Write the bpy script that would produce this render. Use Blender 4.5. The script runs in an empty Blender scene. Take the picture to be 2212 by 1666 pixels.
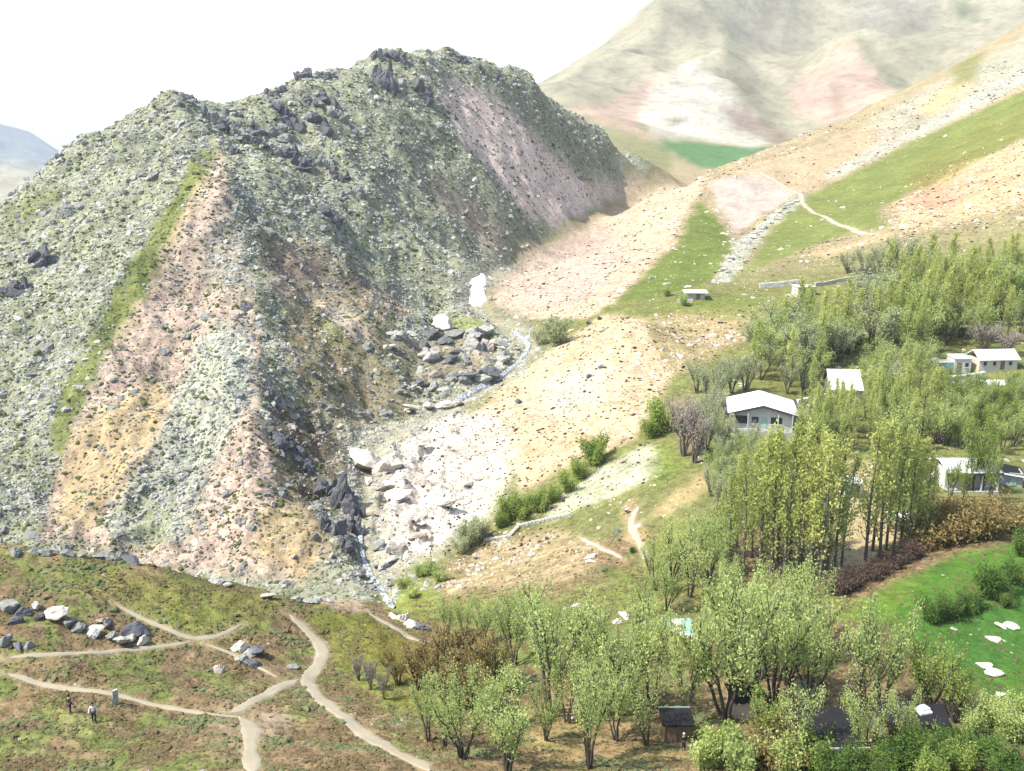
import bpy, bmesh, math, random
import numpy as np
from mathutils import Vector, Matrix, Euler

# ------------------------------------------------------------------ camera, sky, sun, exposure
scene = bpy.context.scene
COL = scene.collection
FPX, CX, CY = 2124.0, 1106.0, 833.0          # lens in units of a 2212 x 1666 frame
PITCH = math.radians(14.6)
cam_data = bpy.data.cameras.new("camera")
cam_data.sensor_fit = 'HORIZONTAL'
cam_data.sensor_width = 36.0
cam_data.lens = 36.0 * FPX / 2212.0
cam_data.clip_start = 0.5
cam_data.clip_end = 30000.0
cam = bpy.data.objects.new("camera", cam_data)
cam.location = (0, 0, 0)
cam.rotation_euler = (math.radians(90) - PITCH, 0, 0)
COL.objects.link(cam)
scene.camera = cam

SUN = Vector((-0.57, -0.18, 0.79)).normalized()     # towards the sun: high, from the left
world = bpy.data.worlds.new("World")
scene.world = world
world.use_nodes = True
wn = world.node_tree
wn.nodes.clear()
sky = wn.nodes.new("ShaderNodeTexSky")
sky.sky_type = 'NISHITA'
sky.sun_disc = False
sky.sun_elevation = math.asin(SUN.z)
sky.sun_rotation = math.atan2(SUN.x, SUN.y)
sky.air_density = 1.0
sky.dust_density = 5.0
sky.ozone_density = 0.6
sky.altitude = 1500
bg = wn.nodes.new("ShaderNodeBackground")
bg.inputs[1].default_value = 0.15
wo = wn.nodes.new("ShaderNodeOutputWorld")
wn.links.new(sky.outputs[0], bg.inputs[0])
wn.links.new(bg.outputs[0], wo.inputs[0])

sl = bpy.data.lights.new("sun", 'SUN')
sl.energy = 3.5
sl.angle = math.radians(0.6)
sl.color = (1.0, 0.95, 0.86)
sun = bpy.data.objects.new("sun", sl)
sun.rotation_euler = SUN.to_track_quat('Z', 'Y').to_euler()
sun.location = (-200, 50, 250)
COL.objects.link(sun)

scene.view_settings.view_transform = 'Standard'
scene.view_settings.look = 'None'
scene.view_settings.exposure = 1.3
scene.view_settings.gamma = 1.0
scene.view_settings.use_curve_mapping = False
scene.cycles.max_bounces = 6
scene.cycles.diffuse_bounces = 2
scene.cycles.transmission_bounces = 3
scene.cycles.transparent_max_bounces = 6
scene.cycles.volume_bounces = 1

# ------------------------------------------------------------------ small helpers
CP, SP = math.cos(PITCH), math.sin(PITCH)
def ray(u, v):
    """direction through a point of the picture -> (X/Y, Z/Y)"""
    a, b = (u - CX) / FPX, (CY - v) / FPX
    dy = CP + b * SP
    return a / dy, (b * CP - SP) / dy
def mpp(u, v, Y):
    """metres per picture unit at forward distance Y"""
    b = (CY - v) / FPX
    return Y / (CP + b * SP) / FPX
def lin(c):
    c = np.asarray(c, float) / 255.0
    return np.where(c <= 0.04045, c / 12.92, ((c + 0.055) / 1.055) ** 2.4)
def alb(r, g, b, k=2.0):
    return tuple(np.clip(lin((r, g, b)) / k, 0.004, 0.85))

def _hash(ix, iy, seed):
    h = (ix.astype(np.int64) * 374761393 + iy.astype(np.int64) * 668265263 + seed * 1442695041) & 0xffffffff
    h = ((h ^ (h >> 13)) * 1274126177) & 0xffffffff
    h = h ^ (h >> 16)
    return (h & 0xffff) / 65535.0
def gnoise(x, y, seed=0):
    ix, iy = np.floor(x), np.floor(y)
    fx, fy = x - ix, y - iy
    sx, sy = fx * fx * fx * (fx * (fx * 6 - 15) + 10), fy * fy * fy * (fy * (fy * 6 - 15) + 10)
    def g(dx, dy):
        an = _hash(ix + dx, iy + dy, seed) * 6.2831853
        return np.cos(an) * (fx - dx) + np.sin(an) * (fy - dy)
    n0 = g(0, 0) * (1 - sx) + g(1, 0) * sx
    n1 = g(0, 1) * (1 - sx) + g(1, 1) * sx
    return (n0 * (1 - sy) + n1 * sy) * 1.45
def fbm(x, y, octv=3, seed=0, gain=0.5):
    s, a, f = 0, 1.0, 1.0
    for o in range(octv):
        s = s + a * gnoise(x * f + 17.3 * o, y * f - 9.1 * o, seed + o)
        a *= gain; f *= 2.03
    return s
def ridged(x, y, octv=3, seed=0):
    s, a, f = 0, 1.0, 1.0
    for o in range(octv):
        s = s + a * (1 - 2 * np.abs(gnoise(x * f + 5.7 * o, y * f + 3.1 * o, seed + o)))
        a *= 0.5; f *= 2.1
    return s

# ------------------------------------------------------------------ terrain: a height field over the valley
CPS = []            # control points (X/Y, ln Y, Z/Y)
def P(u, v, Y):
    a, e = ray(u, v)
    CPS.append((a, math.log(Y), e))
def H(a, Y, z):
    CPS.append((a, math.log(Y), z / Y))
def line(pts, step=55):
    for (u0, v0, y0), (u1, v1, y1) in zip(pts[:-1], pts[1:]):
        n = max(1, int(math.hypot(u1 - u0, v1 - v0) / step))
        for k in range(n):
            t = k / n
            P(u0 + (u1 - u0) * t, v0 + (v1 - v0) * t, math.exp(math.log(y0) * (1 - t) + math.log(y1) * t))
    P(*pts[-1])
STREAM = [(850,1325,122),(830,1290,130),(790,1220,142),(775,1150,150),(790,1050,168),(800,970,184),(870,915,195),
          (960,880,205),(1090,810,225),(1140,750,245),(1100,715,262),(1020,660,290),(1035,610,320),(1060,585,340),
          (1210,490,430),(1330,420,530),(1440,372,650)]
RIDGE = [(-170,530,272),(0,442,285),(60,390,290),(130,338,295),(220,295,300),(330,245,305),(400,212,310),(455,252,315),
         (500,242,330),(580,204,350),(650,165,370),(740,158,385),(815,120,410),(930,118,430),(1050,158,455),
         (1160,206,490),(1290,300,540),(1440,370,648)]
line(STREAM, 45); line(RIDGE, 45)
# the long spur that comes down towards the stream
line([(458,258,312),(485,320,285),(500,400,258),(540,600,216),(560,800,184),(572,950,166),(640,1100,151),(700,1210,141)], 60)
for q in [(300,1215,140),(300,1000,163),(300,800,188),(290,600,218),(300,420,256),(320,300,290),(430,600,222),(400,800,192),
          (420,1000,165),(450,1230,138),(600,1260,134),(60,1150,146),(60,900,180),(60,700,208),(60,520,252),(-170,1100,150),
          (-170,800,195),(-170,640,232),(640,900,186),(690,1000,172),(730,1090,158),(700,850,194),(850,740,228),(640,750,208),
          (750,600,262),(640,600,242),(800,400,318),(650,400,290),(560,350,300),(650,260,335),(830,250,366),(1000,250,418),
          (1000,400,366),(1000,550,314),(900,600,294),(880,480,320),(760,720,226),(1200,400,458),(1100,480,374),(1150,300,452),
          (900,180,398),(950,700,262)]:
    P(*q)
# right bank, pale rock, tan slopes
for q in [(900,1100,157),(1000,1050,164),(1050,950,181),(880,1210,142),(1110,1000,168),(1000,1150,150),(1200,900,182),
          (1300,800,205),(1240,730,240),(1370,700,222),(1300,660,262),(1160,650,288),(1300,560,330),(1200,580,338),(1440,480,392),
          (1400,430,470),(1520,395,480)]:
    P(*q)
line([(1515,420,445),(1460,530,345),(1400,620,285),(1350,662,258)], 60)
line([(1590,505,362),(1560,560,315),(1535,615,276)], 60)
for q in [(1650,560,310),(1750,500,355),(1850,500,335),(1740,420,430),(1640,440,430),(1900,340,470),(2050,260,500),(2212,170,520),
          (2380,90,545),(2000,420,370),(2212,290,410),(2380,200,420),(2050,480,318),(2212,430,320),(1900,525,303),(2212,525,280),(2400,500,275)]:
    P(*q)
line([(1530,378,525),(1640,342,560),(1800,285,600),(1900,232,620),(2050,150,650),(2212,60,680),(2420,-50,700)], 70)
# village bench
for q in [(1490,640,260),(1740,640,258),(1620,640,262),(1640,930,165),(1500,850,185),(1410,800,204),(1450,720,228),(1560,700,235),
          (1700,720,228),(1830,860,188),(1950,800,205),(2050,840,198),(2200,770,213),(2205,675,248),(2000,620,265),(2350,700,240),
          (2350,850,190),(2060,1055,143),(2210,1055,145),(2350,1060,146),(1940,1135,127),(1900,1205,117),(1700,1245,114),(1560,1150,125),
          (1500,1050,140),(1400,960,160),(1300,1000,160),(1270,1080,148),(1150,1200,135),(1050,1285,124),(1350,1200,122),
          (950,1335,117),(1465,1350,100),(1300,1400,93),(1130,1400,95),(2100,1300,98),(2230,1200,111),(1850,1290,104),(2100,1450,85),
          (2350,1300,100),(2350,1450,86)]:
    P(*q)
# near slope below the camera
for q in [(-200,1666,61),(0,1666,62),(500,1666,63),(930,1666,64),(1280,1666,67),(1700,1666,66),(2212,1666,65),(2400,1666,65),
          (-200,1400,79),(0,1400,80),(-200,1170,99),(0,1182,100),(150,1195,100),(300,1222,101),(500,1262,104),(700,1302,106),(780,1310,111),
          (890,1375,102),(650,1400,93),(350,1400,86),(400,1550,73),(700,1550,76),(1000,1550,78),(1500,1550,77),(1900,1550,76),(2200,1510,80)]:
    P(*q)
for a in (-0.8, -0.5, -0.2, 0.1, 0.4, 0.8):
    H(a, 45, -41); H(a, 28, -33)
for a, z in ((-0.7, -60), (-0.53, -61), (-0.42, -62), (-0.32, -63), (-0.24, -64)):
    H(a, 119, z)
# behind the left ridge
for (u, v, Y) in RIDGE[:-2]:
    a, e = ray(u, v)
    H(a, Y * 1.22, e * Y - 30 - 10 * (a < -0.2))
for a in (-0.8, -0.6, -0.45, -0.3):
    H(a, 600, -140); H(a, 1200, -190); H(a, 2500, -200)
for a in (-0.15, 0.0):
    H(a, 700, -50); H(a, 1100, -60)
H(-0.8, 300, -40); H(-0.8, 200, -45); H(-0.8, 150, -58); H(-0.8, 110, -48)
line([(-250,180,4600),(0,268,4600),(60,285,4600),(130,332,4600),(220,380,4600)], 60)
for a in (-0.8, -0.6, -0.4, -0.2):
    H(a, 7000, -260)
# behind the right ridge, the green hollow and the far mountain
for (u, v, Y) in [(1530,378,525),(1640,342,560),(1800,285,600),(1900,232,620),(2050,150,650),(2212,60,680),(2420,-50,700)]:
    a, e = ray(u, v)
    H(a, Y * 1.2, e * Y - 22)
for q in [(1440,345,880),(1560,345,900),(1680,335,900),(1400,305,1120),(1560,312,1100),(1700,312,1100),(1250,255,1050),(1330,290,950),
          (1300,230,1300),(1420,240,1320),(1550,260,1250),(1190,215,1300)]:
    P(*q)
line([(1130,205,1550),(1160,192,1600),(1260,130,1700),(1370,60,1800),(1450,0,1900),(1560,-70,2000),(1750,-140,2200),(1950,-160,2300),(2212,-110,2300),(2420,-60,2300)], 90)
line([(1500,20,1820),(1540,110,1640),(1600,190,1480),(1690,270,1280),(1730,300,1180)], 70)      # spurs
line([(1830,85,1640),(1780,190,1430),(1740,290,1200)], 70)
line([(1830,85,1640),(1900,150,1480),(1940,200,1350)], 70)
line([(1380,120,1700),(1330,190,1450)], 70)
for q in [(1690,150,1720),(1720,220,1520),(1640,80,1900),(1450,140,1680),(1840,220,1350),(1850,280,1180),(1980,110,1800),(2060,60,1850),(2180,20,1900),
          (2000,180,1450),(1750,20,1980),(1900,20,1950),(2100,110,1500)]:
    P(*q)
for (u, v, Y) in [(1060,240,1500),(1130,210,1550),(1260,140,1700),(1370,75,1800),(1450,20,1900)]:
    a, e = ray(u, v)
    H(a, Y * 1.18, e * Y - 50); H(a, Y * 1.7, e * Y - 140); H(a, Y * 3, -60)
for a in (-0.1, -0.05):
    H(a, 1600, 0); H(a, 2500, -60)
for a in (0.3, 0.5, 0.8):
    H(a, 3200, 150); H(a, 7000, 100)

CPA = np.array(CPS)
KX = np.column_stack([CPA[:, 0], CPA[:, 1]])
def tps(r2):
    return 0.5 * r2 * np.log(np.maximum(r2, 1e-12))
d2 = ((KX[:, None, :] - KX[None]) ** 2).sum(-1)
n = len(KX)
M = np.zeros((n + 3, n + 3))
M[:n, :n] = tps(d2) + np.eye(n) * 2e-5
M[:n, n] = 1; M[:n, n + 1:] = KX
M[n:, :n] = M[:n, n:].T
W = np.linalg.solve(M, np.concatenate([CPA[:, 2], np.zeros(3)]))

NA, NL = 700, 820
A_MIN, A_MAX, L_MIN, L_MAX = -0.78, 0.78, math.log(28.0), math.log(7000.0)
ga = np.linspace(A_MIN, A_MAX, NA)
# rows are spent where the ground is nearest to the eye line: 28-700 m gets most of them
s = np.linspace(0, 1, NL)
Lk = np.interp(s, [0, 0.05, 0.22, 0.72, 0.88, 1.0], [L_MIN, math.log(55), math.log(110), math.log(560), math.log(2000), L_MAX])
ker = np.ones(41) / 41
gl = np.convolve(np.pad(Lk, 20, mode='reflect', reflect_type='odd'), ker, 'valid')
GA, GL = np.meshgrid(ga, gl)
# evaluate on a coarser lattice, then interpolate
ca, cl = np.linspace(A_MIN, A_MAX, 234), np.interp(np.linspace(0, NL - 1, 274), np.arange(NL), gl)
CA, CL = np.meshgrid(ca, cl)
E = np.full(CA.shape, W[n]) + W[n + 1] * CA + W[n + 2] * CL
for k in range(n):
    E += W[k] * tps((CA - KX[k, 0]) ** 2 + (CL - KX[k, 1]) ** 2)
tmp = np.empty((274, NA))
for j in range(274):
    tmp[j] = np.interp(ga, ca, E[j])
E2 = np.empty((NL, NA))
for i in range(NA):
    E2[:, i] = np.interp(gl, cl, tmp[:, i])
def boxblur(m, r):
    for ax in (0, 1):
        p = np.concatenate([np.repeat(np.take(m, [0], ax), r, ax), m, np.repeat(np.take(m, [-1], ax), r, ax)], ax)
        c = np.cumsum(p, ax)
        z = np.zeros_like(np.take(c, [0], ax))
        c = np.concatenate([z, c], ax)
        k = 2 * r + 1
        m = (np.take(c, range(k, c.shape[ax]), ax) - np.take(c, range(0, c.shape[ax] - k), ax)) / k
    return m
E2 = boxblur(E2, 1)
YY = np.exp(GL); XX = GA * YY
Z0 = E2 * YY
sa = np.array([ray(u, v)[0] for u, v, _ in STREAM]); sL = np.array([math.log(y) for _, _, y in STREAM])
a_str = np.interp(GL, sL, sa)
def smooth(x, e0, e1):
    t = np.clip((x - e0) / (e1 - e0), 0, 1)
    return t * t * (3 - 2 * t)
side = GA - a_str
mtn = smooth(-side, 0.0, 0.03) * smooth(YY, 122, 150) * (1 - smooth(YY, 560, 720))
far = smooth(YY, 760, 1250)
rgt = smooth(side, 0.005, 0.05) * smooth(YY, 120, 150) * (1 - far)
upr = rgt * smooth(YY, 255, 330)
near = (1 - smooth(YY, 118, 140))
Z = Z0.copy()
Z += mtn * (3.4 * ridged(XX / 44 + 3, YY / 52, 2, 5) - 3.2 + 1.5 * fbm(XX / 15, YY / 15, 3, 9) + 0.55 * fbm(XX / 4.2, YY / 4.2, 2, 21)
            + 0.9 * np.clip(ridged(XX / 9, YY / 13, 2, 77), 0, 2) )
Z += rgt * (0.35 * fbm(XX / 16, YY / 16, 3, 31) + 0.12 * fbm(XX / 3, YY / 3, 2, 33))
Z += upr * (1.6 * ridged(XX / 60, YY / 60, 2, 41) + 0.8 * fbm(XX / 18, YY / 18, 2, 43) - 0.4)
Z += near * (0.35 * fbm(XX / 9, YY / 9, 3, 51) + 0.17 * fbm(XX / 2.0, YY / 2.0, 2, 53) + 0.24 * ridged(XX / 11 + 0.2 * YY, YY / 2.6, 2, 57) * smooth(-GA, -0.12, 0.05))
Z += far * (1 - 0.6 * smooth(YY, 3500, 4500)) * (15 * ridged(XX / 300 + 0.3, YY / 420, 3, 61) - 9 + 9 * ridged(XX / 150, YY / 380, 1, 64) + 4 * fbm(XX / 80, YY / 80, 3, 67)) * smooth(YY, 1000, 1500)
bankm = smooth(side, 0.004, 0.02) * (1 - smooth(side, 0.085, 0.12)) * smooth(YY, 138, 147) * (1 - smooth(YY, 182, 198))
Z += bankm * (1.5 * ridged(XX / 6.5, YY / 11, 2, 71) + 0.8 * fbm(XX / 2.6, YY / 3.4, 3, 73) - 0.5)
# the stream bed
bed = np.exp(-(side * YY / 2.4) ** 2) * smooth(YY, 118, 126) * (1 - smooth(YY, 500, 620))
Z -= 0.9 * bed

def gidx(a, L):
    i = np.clip((np.asarray(a) - A_MIN) / (A_MAX - A_MIN) * (NA - 1), 0, NA - 1.001)
    j = np.clip(np.interp(L, gl, np.arange(NL)), 0, NL - 1.001)
    return i, j
def bil(G, a, L):
    i, j = gidx(a, L)
    i0, j0 = np.floor(i).astype(int), np.floor(j).astype(int)
    fi, fj = i - i0, j - j0
    return (G[j0, i0] * (1 - fi) + G[j0, i0 + 1] * fi) * (1 - fj) + (G[j0 + 1, i0] * (1 - fi) + G[j0 + 1, i0 + 1] * fi) * fj
def ground(x, y):
    return float(bil(Z, x / y, math.log(y)))
EG = Z / YY
def hit(u, v, ymin=50.0):
    """the point of the ground seen through a point of the picture"""
    a, e = ray(u, v)
    i = min(max((a - A_MIN) / (A_MAX - A_MIN) * (NA - 1), 0), NA - 1.001)
    i0 = int(i); f = i - i0
    col = EG[:, i0] * (1 - f) + EG[:, i0 + 1] * f
    ok = (col >= e) & (gl > math.log(ymin))
    if not ok.any():
        return None
    j = int(np.argmax(ok))
    if j == 0:
        L = gl[0]
    else:
        d = col[j] - col[j - 1]
        L = gl[j - 1] + (gl[j] - gl[j - 1]) * (float(np.clip((e - col[j - 1]) / d, 0, 1)) if d > 1e-9 else 1.0)
    Y = math.exp(L)
    return Vector((a * Y, Y, ground(a * Y, Y)))
# ------------------------------------------------------------------ materials
class NB:
    """tiny node builder"""
    def __init__(self, name):
        self.m = bpy.data.materials.new(name); self.m.use_nodes = True
        self.t = self.m.node_tree; self.t.nodes.clear()
        self.out = self.t.nodes.new("ShaderNodeOutputMaterial")
    def n(self, typ, **kw):
        nd = self.t.nodes.new(typ)
        for k, v in kw.items():
            if k.startswith("i_"):
                nd.inputs[k[2:].replace("_", " ")].default_value = v
            else:
                setattr(nd, k, v)
        return nd
    def l(self, a, b):
        self.t.links.new(a, b)
    def noise(self, vec, scale, detail=3, rough=0.55):
        nd = self.n("ShaderNodeTexNoise", i_Scale=scale, i_Detail=detail, i_Roughness=rough)
        self.l(vec, nd.inputs["Vector"]); return nd.outputs["Fac"]
    def ramp(self, fac, stops):
        nd = self.n("ShaderNodeValToRGB")
        cr = nd.color_ramp
        while len(cr.elements) < len(stops):
            cr.elements.new(0.5)
        for e, (p, c) in zip(cr.elements, stops):
            e.position = p
            e.color = (c[0], c[1], c[2], 1) if hasattr(c, '__len__') else (c, c, c, 1)
        self.l(fac, nd.inputs[0]); return nd.outputs[0]
    def mix(self, fac, a, b, mode='MIX'):
        nd = self.n("ShaderNodeMix", data_type='RGBA', blend_type=mode)
        for sock, val in ((nd.inputs[0], fac), (nd.inputs[6], a), (nd.inputs[7], b)):
            if hasattr(val, 'is_output'):
                self.l(val, sock)
            elif hasattr(val, '__len__'):
                sock.default_value = (val[0], val[1], val[2], 1)
            else:
                sock.default_value = val
        return nd.outputs[2]
    def math(self, op, a, b=0.0):
        nd = self.n("ShaderNodeMath", operation=op)
        for sock, val in ((nd.inputs[0], a), (nd.inputs[1], b)):
            if hasattr(val, 'is_output'): self.l(val, sock)
            else: sock.default_value = val
        return nd.outputs[0]
    def pos(self):
        return self.n("ShaderNodeNewGeometry").outputs["Position"]
    def objc(self):
        return self.n("ShaderNodeTexCoord").outputs["Object"]
    def finish(self, color, rough=0.9, bump=None, bstr=0.4, bdist=0.1, spec=0.2, metallic=0.0):
        p = self.n("ShaderNodeBsdfPrincipled")
        if hasattr(color, 'is_output'): self.l(color, p.inputs["Base Color"])
        else: p.inputs["Base Color"].default_value = (*color[:3], 1)
        p.inputs["Roughness"].default_value = rough
        p.inputs["Specular IOR Level"].default_value = spec
        p.inputs["Metallic"].default_value = metallic
        if bump is not None:
            b = self.n("ShaderNodeBump", i_Strength=bstr, i_Distance=bdist)
            self.l(bump, b.inputs["Height"]); self.l(b.outputs[0], p.inputs["Normal"])
        self.l(p.outputs[0], self.out.inputs[0])
        return self.m

def m_plain(name, c, rough=0.8, var=0.18, scale=1.2, spec=0.25, metallic=0.0, bump=0.15):
    b = NB(name); v = b.objc()
    f = b.noise(v, scale, 4); f2 = b.noise(v, scale * 9, 3)
    col = b.mix(f, tuple(x * (1 - var) for x in c), tuple(min(1, x * (1 + var)) for x in c))
    col = b.mix(0.35, col, b.ramp(f2, [(0.3, tuple(x * 0.75 for x in c)), (0.7, c)]))
    return b.finish(col, rough, f2, bump, 0.05, spec, metallic)

def m_terrain():
    b = NB("hillside_ground"); v = b.pos()
    at = b.n("ShaderNodeAttribute", attribute_name="zone")
    rk = b.n("ShaderNodeAttribute", attribute_name="rocky").outputs["Fac"]
    gr = b.n("ShaderNodeAttribute", attribute_name="grassy").outputs["Fac"]
    fr = b.n("ShaderNodeAttribute", attribute_name="distant").outputs["Fac"]
    base = at.outputs["Color"]
    big = b.noise(v, 0.09, 4, 0.6)
    mid = b.noise(v, 0.45, 4, 0.62)
    sml = b.noise(v, 1.7, 3, 0.6)
    c = b.mix(1.0, base, b.ramp(big, [(0.3, 0.84), (0.7, 1.14)]), 'MULTIPLY')
    c = b.mix(1.0, c, b.ramp(mid, [(0.3, 0.8), (0.7, 1.16)]), 'MULTIPLY')
    # stony ground: pale chips and dark cushion plants
    vor = b.n("ShaderNodeTexVoronoi", i_Scale=0.85, i_Randomness=1.0); b.l(v, vor.inputs["Vector"])
    sep = b.n("ShaderNodeSeparateColor"); b.l(vor.outputs["Color"], sep.inputs[0])
    chip = b.ramp(sep.outputs[0], [(0.0, 0.62), (0.35, 0.9), (0.7, 1.05), (1.0, 1.45)])
    c = b.mix(b.math('MULTIPLY', rk, 0.8), c, b.mix(1.0, c, chip, 'MULTIPLY'))
    dk = b.ramp(sml, [(0.36, 0.45), (0.5, 1.0)])
    c = b.mix(b.math('MULTIPLY', rk, 0.75), c, b.mix(1.0, c, dk, 'MULTIPLY'))
    # grass: yellow and brown tufts
    tuft = b.noise(v, 1.15, 4, 0.7)
    tc = b.ramp(tuft, [(0.36, (0.5, 0.44, 0.4)), (0.48, (0.95, 0.93, 0.9)), (0.66, (1.4, 1.3, 1.22))])
    c = b.mix(b.math('MULTIPLY', gr, 0.85), c, b.mix(1.0, c, tc, 'MULTIPLY'))
    # far mountain: broad streaks only
    fs = b.noise(v, 0.012, 5, 0.6); fs2 = b.noise(v, 0.07, 3, 0.7)
    cf = b.mix(1.0, base, b.ramp(fs, [(0.3, 0.72), (0.7, 1.2)]), 'MULTIPLY')
    cf = b.mix(1.0, cf, b.ramp(fs2, [(0.34, 0.78), (0.5, 1.0), (0.7, 1.12)]), 'MULTIPLY')
    c = b.mix(fr, c, cf)
    h = b.math('ADD', b.math('MULTIPLY', mid, 1.2), sml)
    return b.finish(c, 0.95, h, 0.6, 0.45, 0.05)

def m_rock(name, c0, c1, c2, scale=0.6):
    b = NB(name); v = b.objc()
    ri = b.n("ShaderNodeObjectInfo").outputs["Random"]
    f = b.noise(v, scale, 5, 0.65)
    c = b.mix(f, c0, c1)
    c = b.mix(b.ramp(ri, [(0.0, 0.0), (1.0, 0.75)]), c, c2)
    c = b.mix(1.0, c, b.ramp(b.noise(v, scale * 5, 3), [(0.3, 0.72), (0.7, 1.12)]), 'MULTIPLY')
    return b.finish(c, 0.92, b.noise(v, scale * 3, 4), 0.6, 0.12, 0.1)

def m_leaf(name, c0, c1, trans=0.5):
    b = NB(name)
    tone = b.n("ShaderNodeAttribute", attribute_name="tone").outputs["Fac"]
    ri = b.n("ShaderNodeObjectInfo").outputs["Random"]
    c = b.mix(tone, c0, c1)
    c = b.mix(1.0, c, b.ramp(ri, [(0.0, (0.84, 0.86, 0.8)), (1.0, (1.14, 1.08, 1.05))]), 'MULTIPLY')
    d = b.n("ShaderNodeBsdfDiffuse"); b.l(c, d.inputs[0])
    t = b.n("ShaderNodeBsdfTranslucent"); b.l(c, t.inputs[0])
    mx = b.n("ShaderNodeMixShader"); mx.inputs[0].default_value = trans
    b.l(d.outputs[0], mx.inputs[1]); b.l(t.outputs[0], mx.inputs[2])
    b.l(mx.outputs[0], b.out.inputs[0])
    return b.m

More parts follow.
